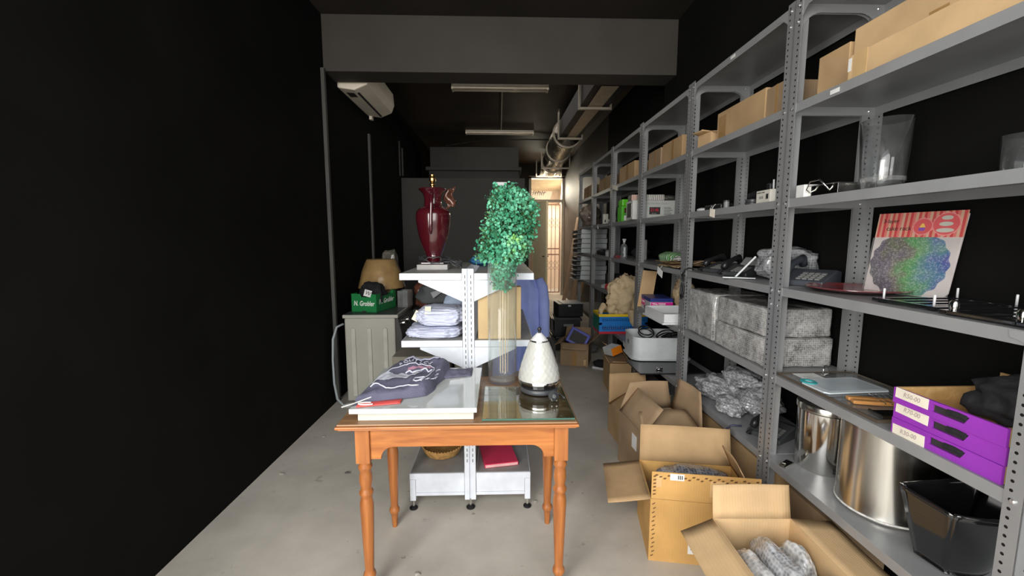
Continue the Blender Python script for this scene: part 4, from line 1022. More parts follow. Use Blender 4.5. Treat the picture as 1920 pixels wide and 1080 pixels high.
# bay E, F level 1.63
wt = thing('white_adapter', 'upright white adapter box among clutter on the fifth bay upper shelf', 'adapter', (1.30, 5.22, S(3)), R(10))
B(-.03, .03, -.02, .02, 0, .12).done('case', m_cream, wt, bevel=.004); B(-.02, -.004, -.0212, -.0202, .02, .05).done('dark_slot', m_ink, wt)
o = MB().blob((0, 0, .03), .07, .07, .032, 81, .2).done('white_bundle', m_cream, smooth=True, loc=(1.36, 5.04, S(3))); tag(o, 'small cream bundle beside the upright white adapter', 'bundle')
o = MB().blob((0, 0, .075), .10, .08, .08, 82, .3).done('brown_bag', mat('brown film', (.20, .15, .11), .3, var=.4, vs=14, bump=.7, bs=24), smooth=True, loc=(1.47, 5.16, S(3))); tag(o, 'crumpled brown plastic bag behind the white adapter', 'bag')
o = MB().blob((0, 0, .15), .15, .14, .16, 83, .25).done('cloudy_bag', mat('smoky plastic film', (.19, .15, .12), .2, var=.6, vs=8, coat=.6, bump=.8, bs=16), smooth=True, loc=(1.33, 6.25, S(3))); tag(o, 'large smoky plastic bag at the far end of the upper shelf', 'bag')
# -- level 1.245, bay A
pt = thing('charger_plate', 'maroon round plate lying on the middle shelf of the nearest bay', 'plate', (1.445, 1.672, S(2)))
smooth_angle(MB().lathe([(.07, 0), (.10, .004), (.16, .016), (.172, .020), (.172, .0225), (.158, .019), (.10, .0075), (.001, .006)], 56, cap1=False).done('plate_body', m_maroon, pt), 50)
ck = thing('cake_rack_pack', 'flat pack of holographic cake stand under a pink striped header, leaning on the shelf', 'package', (1.555, 1.585, S(2) + .002), rot=(R(-9), 0, R(-78)))
MB().prism([(-.142, .0), (.125, -.0), (.142, .02), (.150, .305), (.14, .318), (-.142, .318)], -.002, .002, 'y').done('backing_card', mat('pinkish white card', (.66, .60, .60), .35, coat=.4), ck)
B(-.142, .149, -.0034, -.0022, .222, .318).done('striped_header', m_pstripe, ck)
sc_ = [((.132 + .0035 * math.cos(a * 18)) * math.cos(a) - .005, (.132 + .0035 * math.cos(a * 18)) * math.sin(a) + .120) for a in [2 * PI * i / 108 for i in range(108)]]
sc_ = [(x, min(.2215, max(.002, z))) for x, z in sc_]
o = MB().prism(sc_, -.004, -.0023, 'y').done('holographic_disc', m_holo, ck)
sd = [((.073 + .003 * math.cos(a * 14)) * math.cos(a) - .045, (.073 + .003 * math.cos(a * 14)) * math.sin(a) + .085) for a in [2 * PI * i / 84 for i in range(84)]]
MB().prism(sd, -.0054, -.0042, 'y').done('holographic_disc', m_holo, ck)
text('3-layer', ck, m_ink, .022, (-.092, -.0042, .286), sx=.95); text('cake rack', ck, m_ink, .024, (-.060, -.0042, .256), sx=.95)
for cx, cz, r in ((.020, .262, .033), (.092, .270, .043)):
    MB().prism([(cx + (r + .002 * math.cos(a * 16)) * math.cos(a), cz + (r + .002 * math.cos(a * 16)) * math.sin(a)) for a in [2 * PI * i / 64 for i in range(64)]], -.0042, -.0035, 'y').done('badge', mat('badge pink', (.80, .30, .30), .4), ck)
    MB().prism([(cx + (r - .004) * math.cos(a), cz + (r - .004) * math.sin(a)) for a in [2 * PI * i / 40 for i in range(40)]], -.0048, -.0043, 'y').done('badge_field', mat('badge rose', (.70, .12, .13), .4), ck)
q = MB(); 
for z, rx in ((.293, .017), (.270, .021), (.247, .027)): q.prism([(.092 + rx * math.cos(a), z + .008 * math.sin(a)) for a in [2 * PI * i / 24 for i in range(24)]], -.0054, -.0049, 'y')
q.done('printed_cake_stand', m_cream, ck)
q = MB(); q.prism([(.010, .246), (.028, .246), (.030, .258), (.008, .258)], -.0054, -.0049, 'y'); q.done('printed_cup', mat('violet ink', (.25, .10, .45), .5), ck); MB().prism([(.010, .259), (.030, .259), (.022, .275), (.016, .272)], -.0054, -.0049, 'y').done('printed_cream', mat('yellow ink', (.85, .55, .12), .5), ck)
q = MB(); q.grid(lambda i, j: Vector((-.146 + .292 * i, -.0065 - .002 * abs(noise.noise(Vector((i * 6, j * 6, 2)))), .004 + .216 * j)), 14, 12); q.done('clear_sleeve', m_clear, ck, smooth=True)
def rack(label, x0, x1, y0, y1, z, chrome):
    t = thing('black_rack', label, 'rack', (x0, y0, z)); a, b = x1 - x0, y1 - y0
    q = MB(); w = .022
    q.box(0, a, 0, w, .004, .014); q.box(0, a, b - w, b, .004, .014); q.box(0, w, w, b - w, .004, .014); q.box(a - w, a, w, b - w, .004, .014)
    for k in (1, 2, 3): q.box(w, a - w, b * k / 4 - .012, b * k / 4 + .012, .005, .012)
    q.done('black_frame', m_blackg, t, bevel=.002)
    for xx in (.02, a - .02):
        for yy in (.025, b - .025):
            if chrome:
                o = MB().lathe([(.010, 0), (.012, .010), (.011, .024), (.006, .030)], 16, (xx, yy, .0142)).done('chrome_knob', m_chrome, t); smooth_angle(o)
            else: MB().lathe([(.0035, 0), (.0035, .032), (.002, .034)], 10, (xx, yy, .0142)).done('white_peg', m_white, t, smooth=True)
            B(xx - .01, xx + .01, yy - .01, yy + .01, 0, .0038).done('foot', m_blackp, t)
    return t
rack('flat black rack with four white pegs, in front of the holographic pack', 1.30, 1.60, 1.215, 1.435, S(2), False)
rack('flat black rack with chrome knobs at the right end of the middle shelf', 1.275, 1.585, .975, 1.185, S(2), True)

# desk phones
def deskphone(label, x, y, z, rz, tilt=14, col=None, screen=True, size=1.):
    t = thing('desk_phone', label, 'phone', (x, y, z), R(rz)); t.scale = (size,) * 3
    m_ = col or m_dgrey
    MB().prism([(-.09, 0), (.09, 0), (.09, .055), (.05, .062), (-.09, .022)], -.085, .085, 'x').done('phone_base', m_, t, bevel=.005)
    sl = math.atan2(.040, .14)
    def top(xx, yy, h=0.): return (xx, yy, .022 + (yy + .09) * .040 / .14 + h)
    q = MB()
    for i in range(4):
        for j in range(4):
            x0, y0 = -.015 + i * .022, -.075 + j * .020
            q.slab([top(x0, y0, .001), top(x0 + .016, y0, .001), top(x0 + .016, y0 + .013, .001), top(x0, y0 + .013, .001)], .004)
    q.done('keypad', m_grey, t)
    if screen:
        MB().slab([(-.02, .03, .060), (.08, .03, .060), (.08, .085, .100), (-.02, .085, .100)], .006).done('display_panel', m_grey, t, bevel=.002)
        MB().slab([(-.012, .04, .0725), (.072, .04, .0725), (.072, .07, .0945), (-.012, .07, .0945)], .0012).done('display', mat('lcd grey green', (.10, .12, .11), .2), t)
    pts = [top(-.055, -.085, .020), top(-.055, -.065, .038), top(-.055, -.02, .040), top(-.055, .03, .040), top(-.055, .065, .036), (-.055, .085, .075)]
    MB().tube(pts, [.016, .020, .014, .014, .020, .016], 12).done('handset', m_blackp if col is None else m_, t, smooth=True)
    cp = [(-.055 + .008 * math.cos(k * 1.3), -.10 - .0 * k + .004 * math.sin(k * 1.3) + (-.0015 * k if k < 20 else -.03 + .0012 * (k - 20)), .030 - .0005 * k) for k in range(40)]
    MB().tube(cp, .0025, 5).done('coiled_cord', m_blackp, t, smooth=True)
    return t
deskphone('dark blue grey desk phone between the first post and the maroon plate', 1.455, 1.955, S(2), -58, col=mat('blue grey plastic', (.055, .062, .075), .4), screen=False, size=1.15)
deskphone('black desk phone at the far end of the second bay middle shelf', 1.43, 2.70, S(2), -70, size=1.0, screen=False)
deskphone('black desk phone with raised grey display, second bay middle shelf', 1.42, 2.46, S(2), -60, size=1.0)
td = thing('tablet_stand', 'black tablet leaning on a white-edged holder, second bay middle shelf', 'tablet', (1.315, 2.29, S(2)), R(-30))
B(-.075, .075, -.06, .06, 0, .012).done('holder_base', m_blackg, td, bevel=.003); B(-.078, .078, -.064, -.0605, .004, .010).done('white_edge', m_lgrey, td, bevel=.001)
MB().slab([(-.02, -.05, .013), (-.02, .055, .013), (.07, .055, .125), (.07, -.05, .125)], .008).done('tablet_body', m_blackg, td, bevel=.002)
MB().slab([(-.02, -.053, .013), (-.02, -.0505, .013), (.07, -.0505, .125), (.07, -.053, .125)], .009).done('white_edge', m_lgrey, td, bevel=.001)
o = MB().tube([(1.245, 2.50 + .004 * k, 1.25 - .004 * abs(k - 3)) for k in range(0)] or [(1.30, 2.72, 1.262), (1.262, 2.79, 1.266), (1.243, 2.815, 1.25), (1.238, 2.82, 1.19), (1.238, 2.805, 1.11), (1.238, 2.815, 1.07), (1.238, 2.835, 1.065), (1.238, 2.84, 1.10), (1.238, 2.825, 1.17), (1.24, 2.83, 1.235)], .0045, 7).tube([(1.231, 2.80, 1.22), (1.231, 2.825, 1.13), (1.231, 2.80, 1.08), (1.231, 2.822, 1.058), (1.231, 2.842, 1.09), (1.231, 2.812, 1.16), (1.231, 2.822, 1.225)], .0045, 7).done('phone_cable', m_blackp, smooth=True)
tag(o, 'looped black cable hanging over the post from the far black desk phone', 'cable')
o = MB().blob((0, 0, .085), .135, .10, .088, 91, .16, pw=.7, sub=5).done('bubble_wrap_bundle', m_bub, smooth=True, loc=(1.505, 2.19, S(2))); tag(o, 'silver bubble-wrapped bundle behind the dark blue grey desk phone', 'bundle')
# bay C level 1.245
o = MB().blob((0, 0, .05), .11, .16, .052, 93, .14, pw=.8).done('striped_packet', m_gstripe, smooth=True, loc=(1.50, 3.60, S(2))); tag(o, 'green and white striped soft packet lying on the third bay middle shelf', 'packet')
ev = thing('brown_envelopes', 'heap of flattened brown paper sleeves on the third bay middle shelf', 'paper', (1.44, 3.12, S(2)))
for k, (rz, dz, m_) in enumerate(((4, 0, m_card3), (-9, .012, m_card), (12, .026, m_card3))):
    MB().grid(lambda i, j, k=k: Vector((-.20 + .35 * i, -.17 + .36 * j, .004 + .012 * k + .022 * abs(math.sin(i * 5 + k)) * (1 - j * .6) + .010 * noise.noise(Vector((i * 4, j * 4, k))) + .008)), 22, 16).done('paper_sleeve', m_, ev, smooth=True, solid=.002, rot=(0, 0, R(rz)))
o = MB().blob((0, 0, .016), .06, .05, .018, 95, .4, sub=4).done('film_scrap', m_bub2, smooth=True, loc=(1.345, 3.10, S(2) + .052)); tag(o, 'scrap of shiny film on the brown paper sleeves', 'film')
# bay D level 1.245
bt = thing('spray_bottle', 'clear bottle with white pump cap on the fourth bay middle shelf', 'bottle', (1.345, 4.56, S(2)))
smooth_angle(MB().lathe([(.034, 0), (.036, .006), (.036, .12), (.028, .145), (.013, .16), (.012, .172), (.001, .172)], 24, cap1=False).done('bottle_body', glassy('bluish bottle', (.72, .82, .88), 2., .05, 1.5, haze=.12), bt)); smooth_angle(MB().lathe([(.014, .172), (.014, .19), (.020, .194), (.022, .205), (.014, .21)], 20).done('pump_cap', m_white, bt))
B(-.012, .006, -.0375, -.036, .02, .12).done('bright_label', m_lgrey, bt)
wc = carton('upright grey white carton beside the clear bottle, fourth bay middle shelf', 1.44, 4.28, S(2), .09, .06, .20, 4, closed=True, m=mat('grey white print', (.50, .50, .49), .4, var=.25, vs=20))
o = B(-.05, .05, -.05, .05, 0, .028).done('red_packet', m_maroon, loc=(1.33, 4.68, S(2))); tag(o, 'small dark red packet left of the clear bottle', 'packet')
o = MB().blob((0, 0, .06), .09, .12, .062, 97, .25).done('black_bundle', m_blackc, smooth=True, loc=(1.50, 4.48, S(2))); tag(o, 'black cloth bundle behind the clear bottle', 'bundle')
# bay E level 1.245
o = MB().blob((0, 0, .035), .09, .16, .038, 98, .2, pw=.7).done('black_case', m_blackp, smooth=True, loc=(1.37, 5.50, S(2))); tag(o, 'flat black soft case on the fifth bay middle shelf', 'case')
for k in range(3):
    t = thing('small_jar', ['clear jar nearest the post on the fifth bay middle shelf', 'clear jar in the middle of three on the fifth bay shelf', 'clear jar closest to the flat black case'][k], 'jar', (1.31 + .02 * k, 5.08 + .085 * k, S(2)), 0, 'small clear jars')
    smooth_angle(MB().lathe([(.03, 0), (.033, .005), (.033, .05), (.028, .055)], 18).done('jar_body', mat('cloudy jar', (.40, .41, .41), .15), t)); smooth_angle(MB().lathe([(.03, .0555), (.03, .07), (.026, .072)], 18).done('lid', m_grey, t))
# bay F: two stacks of pale drawers
ORD = ['topmost', 'second from the top', 'third', 'fourth', 'bottom']
pd = None
for st_, zb in (('upper', S(2)), ('lower', S(1))):
    for k in range(5):
        lab = f'pale grey storage tray, {ORD[4 - k]} of the {st_} stack in the last bay'
        z = zb + k * .0705
        if pd is None:
            pd = thing('storage_tray', lab, 'tray', (1.22, 6.30, z), 0, 'pale trays in the last bay')
            q = MB(); q.box(.0, .38, 0, .37, .0, .004); q.box(0, .38, 0, .006, .004, .064); q.box(0, .38, .364, .37, .004, .064); q.box(.374, .38, .006, .364, .004, .064); q.box(0, .38, -.006, 0, .056, .064)
            q.done('tray_body', m_lgrey, pd, bevel=.001)
            B(.004, .012, .008, .362, .004, .058).done('dark_front', m_blackp, pd)
            MB().box(-.10, .006, 0, .37, .000, .0035).done('front_lip', m_lgrey, pd); B(-.06, .003, .003, .367, .0045, .052).done('dark_scoop', m_dgrey, pd, bevel=.004)
        else: dup(pd, (1.22 + .006 * ((k * 7) % 3 - 1), 6.30, z), 0, lab)
bs_ = carton('flat pinkish carton on the topmost pale tray', 1.36, 6.48, S(2) + 5 * .0705, .22, .25, .022, 3, closed=True, m=mat('pinkish card', (.50, .38, .33), .6))
# -- level .845, bay A
ac_ = thing('acrylic_sheet', 'clear acrylic tray with dark edges covering most of the lower middle shelf', 'tray', (1.272, 1.335, S(1)))
a, b = .34, .51
q = MB(); q.box(0, a, 0, b, 0, .008); q.done('clear_sheet', m_acryl, ac_)
q = MB(); q.box(-.004, 0, -.004, b + .004, 0, .012); q.box(a, a + .004, -.004, b + .004, 0, .012); q.box(0, a, -.004, 0, 0, .012); q.box(0, a, b, b + .004, 0, .012); q.done('dark_edge', mat('brown edge', (.09, .07, .05), .25, coat=.4), ac_)
o = B(.055, .155, .36, .50, .0085, .0095).done('white_label', m_paper, ac_)
for i in range(4): B(.075, .135 - .02 * (i % 2), .39 + .02 * i, .394 + .02 * i, .0096, .0100).done('printed_line', m_grey, o)
bc = thing('bulldog_clip', 'silver wire bulldog clip standing on the clear acrylic tray', 'clip', (1.455, 1.80, S(1) + .0085), R(20))
B(-.02, .02, -.008, .008, 0, .008).done('jaw', m_chrome, bc, bevel=.002)
MB().tube([(-.018, 0, .006), (-.018, 0, .03), (-.008, .004, .046), (.008, .004, .046), (.018, 0, .03), (.018, 0, .006)], .0022, 7).done('wire_arm', m_chrome, bc, smooth=True)
cbd = thing('cutting_board', 'frosted white cutting board with a teal ringed corner on the acrylic tray', 'cutting board', (1.405, 1.655, S(1) + .0088), R(4))
o = MB().prism([(-.115, -.075), (.14, -.075), (.15, -.06), (.15, .08), (.14, .095), (-.085, .095), (-.13, .05), (-.13, -.06)], 0, .007, 'z').done('board', m_board, cbd, bevel=.002)
smooth_angle(MB().lathe([(.016, .0072), (.016, .0105), (.030, .0105), (.032, .0072)], 28, (-.095, .055, 0), cap0=False, cap1=False, sx=.9, sy=1.1).done('teal_ring', m_teal, cbd))
MB().prism([(-.105, -.06), (.125, -.06), (.13, .075), (-.07, .075), (-.105, .03)], .0072, .0078, 'z').done('pale_field', mat('pale blue grey', (.50, .56, .60), .3), cbd)
gr = thing('barbecue_tools', 'wood-handled wire brush with rows of bristles at the near end of the acrylic tray', 'brush', (1.36, 1.475, S(1) + .009), R(-14))
for dy in (0, .035): MB().prism([(-.05, -.012 + dy), (.03, -.014 + dy), (.10, -.007 + dy), (.14, -.007 + dy), (.14, .007 + dy), (.10, .007 + dy), (.03, .014 + dy), (-.05, .012 + dy)], 0, .014, 'z').done('wooden_handle', mat('varnished handle wood', (.55, .26, .08), .4), gr, bevel=.004)
q = MB()
for i in range(9):
    q.tube([(.04 + .022 * i, -.03, .016), (.035 + .022 * i, .06, .022)], .0022, 5)
q.done('wire_rods', m_chrome, gr)
dt = thing('silver_tray', 'black baking tray with a silver rim at the near edge of the acrylic tray', 'tray', (1.30, 1.345, S(1) + .0126), R(-3))
B(0, .30, 0, .06, 0, .004).done('tray_floor', m_blackg, dt); q = MB(); q.box(-.003, .303, -.003, 0, 0, .010); q.box(-.003, 0, 0, .06, 0, .010); q.done('rim', m_chrome, dt)
# purple fronted boxes
for k, (tx, lab) in enumerate((('R30-00', 'purple fronted wooden box with a torn paper price label, bottom of the stack'), ('R70-00', 'purple fronted wooden box, middle of the stack of three'), ('R50-00', 'purple fronted wooden box on top of the stack, holding black cloth'))):
    t = thing('wooden_box', lab, 'box', (1.262 + .004 * (k == 1), .972, S(1) + k * .0495), R(.3 * (k - 1)), 'purple fronted boxes')
    L_, D_, h = .305, .345, .049
    ys, z0 = [.06, .165], .022
    fr = [(0, 0), (L_, 0), (L_, h), (0, h)]
    q = MB(); q.prism([(0, 0), (L_, 0), (L_, .018), (0, .018)], 0, .008, 'x'); q.prism([(0, .018), (.098, .018), (.086, .040), (.086, h), (0, h)], 0, .008, 'x'); q.prism([(.185, .018), (L_, .018), (L_, h), (.185, h), (.185, .036)], 0, .008, 'x')
    q.prism([(.086, .040), (.185, .040), (.185, h), (.086, h)], 0, .008, 'x')
    q.done('purple_front', m_purple, t)
    q = MB(); q.box(.0085, D_, .0, .008, .002, h); q.box(.0085, D_, L_ - .008, L_, .002, h); q.box(.0085, D_, .008, L_ - .008, .002, .007); q.box(D_ - .008, D_, .008, L_ - .008, .007, h + (.045 if k == 2 else 0))
    q.done('wooden_body', m_pine, t)
    MB().tube([(.004, .092, .034), (.004, .115, .036), (.004, .142, .034)], .0095, 10).done('black_grip', m_blackc, t)
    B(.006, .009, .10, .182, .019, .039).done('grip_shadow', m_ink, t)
    pl_ = B(-.0012, -.0004, .195, .298, .006 + .004 * k, .040 + .003 * k).done('price_label', mat('cream label', (.80, .74, .62), .6), t, rot=(R((-2, 2, 1)[k]), 0, 0))
    text(tx, pl_, m_pencil, .020, (-.0016, .246, .024 + .003 * k), FACE_W, shear=.15, sx=.9)
bcv = MB().blob((0, 0, .062), .10, .085, .064, 101, .3, pw=.8).done('black_cloth', m_blackc, smooth=True, loc=(1.44, 1.085, S(1) + .099 + .008)); tag(bcv, 'bunched black cloth lying in the top purple fronted box', 'cloth')
# bay B level .845: wrapped parcels
def wrapped(label, x0, x1, y0, y1, z, h, m_, seed, corr=.006):
    cx, cy = (x0 + x1) / 2, (y0 + y1) / 2; a, b, c = (x1 - x0) / 2, (y1 - y0) / 2, h / 2
    t = bmesh.new(); bmesh.ops.create_cube(t, size=2); bmesh.ops.subdivide_edges(t, edges=t.edges[:], cuts=22, use_grid_fill=True)
    q = MB(); mp = {}
    for vv in t.verts:
        p = vv.co; e = Vector(p); l = max(abs(p.x), abs(p.y), abs(p.z)); 
        k = 1 - .030 * ((abs(p.x) > .93) + (abs(p.y) > .93) + (abs(p.z) > .93) - 1) 
        w = Vector((p.x * a, p.y * b, p.z * c)) * k
        n_ = noise.noise_vector(w * 26 + Vector((seed, 0, 0))) * corr + noise.noise_vector(w * 8 + Vector((0, seed, 0))) * corr * 1.2
        w += n_; w.z = max(w.z, -c); mp[vv.index] = q.v(w + Vector((0, 0, c)))
    for f_ in t.faces: q.f([mp[v_.index] for v_ in f_.verts])
    t.free(); o = q.done('bubble_wrapped_box', m_, smooth=True, loc=(cx, cy, z)); return tag(o, label, 'parcel', 'bubble-wrapped boxes')
wrapped('large bubble-wrapped box at the back of the second bay, furthest from the camera', 1.275, 1.60, 2.46, 2.81, S(1), .285, m_bub2, 3, .004)
wrapped('flat bubble-wrapped box, lower one of two stacked by the post in the second bay', 1.27, 1.61, 1.95, 2.435, S(1), .142, m_bub2, 5, .0035)
wrapped('flat bubble-wrapped box, upper one of two stacked by the post in the second bay', 1.275, 1.60, 1.96, 2.43, S(1) + .1425, .142, m_bub2, 8, .0035)
# bay C level .845
wt_ = thing('white_tray', 'white rimmed tray sticking out over the third bay lower shelf', 'tray', (1.17, 2.965, S(1)))
q = MB(); q.box(0, .30, 0, .43, .0, .014); q.box(.015, .29, .012, .020, .014, .075); q.box(.015, .29, .41, .418, .014, .075); q.box(.015, .023, .020, .41, .014, .075); q.box(.282, .29, .020, .41, .014, .075)
q.done('tray_body', m_white, wt_, bevel=.002)
pk = thing('toner_box', 'navy and magenta printed carton behind the white rimmed tray', 'box', (1.37, 3.61, S(1)), R(-4))
B(-.10, .085, -.14, .14, 0, .118).done('carton_body', mat('grey white carton', (.55, .55, .58), .4, var=.3, vs=8), pk, bevel=.002)
B(-.1012, .086, -.1412, .1412, .088, .1185).done('navy_band', m_navy, pk)
B(-.095, .0862, -.1420, -.1408, .030, .086).done('magenta_panel', m_magenta, pk); B(-.1020, -.1008, .03, .135, .035, .086).done('magenta_panel', m_magenta, pk)
text('TN-2000', pk, m_whiteink, .030, (-.03, -.1428, .068), bold=.0006); text('Toner', pk, m_whiteink, .014, (-.05, -.1428, .043)); text('TN-2000', pk, m_whiteink, .026, (-.1028, .085, .066), FACE_W)
MB().prism([(-.05, .01), (.02, .005), (.05, .03), (-.02, .045)], -.1026, -.1016, 'x').done('printed_cartridge', m_dgrey, pk)
cf = thing('cardboard_flap_sheet', 'tan cardboard sheet standing up behind the navy and magenta carton', 'cardboard', (1.315, 3.775, S(1)), rot=(R(4), R(6), R(8)))
B(-.07, .065, -.002, .002, 0, .33).done('card_sheet', m_card2, cf)
def crumple(label, name, c, rx, ry, rz, seed, m_, rot=0):
    def fn(i, j):
        a = 2 * PI * i; b = PI * (j - .5)
        d = Vector((math.cos(a) * math.cos(b), math.sin(a) * math.cos(b), math.sin(b)))
        r = 1 + .22 * noise.noise(d * 1.8 + Vector((seed, 0, 0))) - .42 * abs(noise.noise(d * 3.0 + Vector((0, seed, 0)))) - .15 * abs(noise.noise(d * 6 + Vector((0, 0, seed))))
        return Vector((d.x * rx * r, d.y * ry * r, max(-rz * .9, d.z * rz * r) + rz * .9))
    o = MB().grid(fn, 64, 40).done(name, m_, smooth=True, loc=c, rot=(0, 0, R(rot))); return tag(o, label, 'paper')
crumple('crumpled kraft paper behind the navy and magenta carton, third bay', 'packing_paper', (1.555, 3.50, S(1)), .085, .17, .15, 4, m_kraft)
# -- level .445, bay A
bn = thing('steel_bin', 'small polished steel bin with a flat lid on the lowest shelf of the nearest bay', 'bin', (1.452, 1.775, S(0)))
smooth_angle(MB().lathe([(.104, 0), (.106, .004), (.106, .262), (.104, .264)], 56).done('bin_body', m_chrome, bn))
smooth_angle(MB().lathe([(.108, .2645), (.111, .268), (.111, .292), (.107, .297), (.098, .299), (.09, .297)], 56).done('lid', m_steelb, bn)); MB().lathe([(.094, .2975), (.094, .2995)], 48).done('lid_top', m_dgrey, bn, smooth=False)
B(-.03, .03, -.125, -.106, .01, .018).done('pedal', m_dgrey, bn, bevel=.003)
kn = thing('steel_clip', 'flat grey steel clip at the edge of the lowest shelf beside the small bin', 'clip', (1.285, 1.775, S(0)), R(35))
MB().prism([(-.03, -.012), (.05, -.02), (.055, .016), (-.02, .018)], 0, .008, 'z').done('clip_body', m_steelb, kn, bevel=.002); MB().tube([(.0, 0, .010), (-.02, .01, .018), (-.04, .0, .010)], .003, 6).done('clip_lever', m_chrome, kn)
sp_ = thing('stock_pot', 'tall scuffed stainless steel drum on the lowest shelf of the nearest bay', 'pot', (1.46, 1.475, S(0)))
smooth_angle(MB().lathe([(.138, 0), (.147, .003), (.150, .012), (.148, .018), (.148, .325), (.151, .328), (.151, .332), (.147, .333), (.146, .02), (.001, .018)], 72, cap1=False).done('pot_wall', m_steelb, sp_))
smooth_angle(MB().lathe([(.1485, .010), (.1515, .012), (.1510, .0165), (.1485, .018)], 72, cap0=False, cap1=False).done('worn_base_rim', mat('worn white rim', (.62, .61, .58), .6, var=.3, vs=60), sp_))
bb = thing('black_hopper', 'glossy black plastic hopper with a curved lip at the right end of the lowest shelf', 'hopper', (1.44, 1.135, S(0)), R(6))
def hop(i, j):
    t = i * 2 - 1; z = .008 + .235 * j
    w = .085 + .085 * j; yy = -.06 - .06 * j - (.05 * (1 - t * t)) * (.5 + .5 * j)
    return Vector((t * w, yy + .08, z))
q = MB(); q.grid(hop, 28, 12)
q.grid(lambda i, j: Vector(((-1 if i < 0 else 1) * 0 + (i * 2 - 1) * (.085 + .085 * j), .11, .008 + .245 * j)), 10, 12)
for s in (0, 1): q.grid(lambda i, j, s=s: Vector(((s * 2 - 1) * (.085 + .085 * j), (hop(s, j).y) * (1 - i) + .11 * i, hop(s, j).z + .01 * i * j)), 6, 12)
q.grid(lambda i, j: Vector(((i * 2 - 1) * .085, hop(i, 0).y * (1 - j) + .11 * j, .008)), 12, 4)
q.done('hopper_body', m_blackg, bb, smooth=True, solid=.003)
MB().tube([hop(i / 24, 1) + Vector((0, -.002, .002)) for i in range(25)], .005, 8).done('front_lip', m_blackg, bb, smooth=True)
# bay B level .445
for k, (x, y, rx, ry, rz, sd, lab) in enumerate(((1.40, 2.60, .12, .17, .075, 2, 'silver bubble-wrapped bundle furthest along the second bay lowest shelf'), (1.50, 2.33, .11, .15, .085, 7, 'silver bubble-wrapped bundle against the back of the second bay lowest shelf'), (1.345, 2.345, .075, .095, .055, 11, 'small pale bubble-wrapped bundle at the edge of the second bay lowest shelf'))):
    o = MB().blob((0, 0, rz * .92), rx, ry, rz, 110 + sd, .26, sub=5, crease=.12).done('bubble_wrap_bundle', m_bub, smooth=True, loc=(x, y, S(0))); tag(o, lab, 'bundle', 'bubble wrap bundles on the lowest shelf')
o = MB().blob((0, 0, .052), .10, .13, .055, 133, .24, sub=5, crease=.12).done('bubble_wrap_bundle', m_bub, smooth=True, loc=(1.46, 2.44, S(0) + .135)); tag(o, 'silver bubble-wrapped bundle lying on top of the others, lowest shelf', 'bundle', 'bubble wrap bundles on the lowest shelf')
deskphone('black desk phone near the front post on the second bay lowest shelf', 1.42, 2.075, S(0), -62, size=1.0, screen=False)
o = MB().tube([(1.30, 2.15, .462), (1.262, 2.16, .462), (1.242, 2.165, .455)] + [(1.236 + .008 * math.cos(k * 1.25), 2.165 + .008 * math.sin(k * 1.25) - .0006 * k, .45 - .0042 * k) for k in range(30)], .0042, 6).done('coiled_cord', mat('navy blue coil', (.05, .055, .11), .4), smooth=True); tag(o, 'coiled navy cord dangling over the edge of the lowest shelf', 'cord')
# bay C level .445
bsheet = B(0, .50, 0, .36, 0, .010)  .done('black_board', mat('black satin board', (.018, .018, .020), .22), loc=(1.055, 3.07, S(0))); tag(bsheet, 'black glossy board sticking out under the white plastic tub', 'board')
ch = thing('chrome_fitting', 'small chrome fitting on the black glossy board in front of the white tub', 'fitting', (1.235, 3.155, S(0) + .0102)); o = MB().blob((0, 0, .008), .026, .018, .009, 9, .3, sub=3).done('fitting_body', m_chrome, ch, smooth=True)
def rrect(a, b, r, n=6):
    pts = []
    for cx, cy, a0 in ((a - r, b - r, 0), (-a + r, b - r, 90), (-a + r, -b + r, 180), (a - r, -b + r, 270)):
        pts += [(cx + r * math.cos(R(a0 + 90 * i / n)), cy + r * math.sin(R(a0 + 90 * i / n))) for i in range(n + 1)]
    return pts
tu = thing('plastic_tub', 'pale grey rounded plastic tub full of black cables, third bay lowest shelf', 'tub', (1.355, 3.56, S(0) + .0105), R(-3))
def tubm(a, b, r, h):
    q = MB(); prof = [(.93, 0), (1., .012), (1.0, .014), (1., h), (1.025, h), (1.025, h - .006), (.985, h - .004), (.97, .02), (.9, .016)]
    rings = [[q.v((p[0] * k, p[1] * k, z)) for p in rrect(a, b, r)] for k, z in prof]; n = len(rings[0])
    for A, B_ in zip(rings, rings[1:]):
        for j in range(n): q.f([A[j], A[(j + 1) % n], B_[(j + 1) % n], B_[j]])
    q.f(rings[0][::-1]); q.f(rings[-1]); return q
smooth_angle(tubm(.235, .18, .075, .195).done('tub_body', mat('pale grey white plastic', (.60, .63, .64), .35), tu)); smooth_angle(tubm(.245, .19, .08, .012).done('base_rim', m_lgrey, tu))
B(-.2395, -.236, -.03, .03, .11, .14).done('handle_mark', m_grey, tu)
q = MB(); rc_ = random.Random(8)
for k in range(3):
    cx, cy, rr = rc_.uniform(-.12, .12), rc_.uniform(-.08, .08), rc_.uniform(.05, .09)
    q.tube([(cx + rr * math.cos(t * .5) * 1.2, cy + rr * math.sin(t * .5), .165 + .035 * math.sin(t * .5 + k) + .002 * t) for t in range(24)], .006, 7)
o = q.done('black_cables', m_blackp, smooth=True, loc=tuple(tu.location)); tag(o, 'tangle of black cables inside the pale grey plastic tub', 'cables')
B(-.2, .2, -.15, .15, .0, .12)
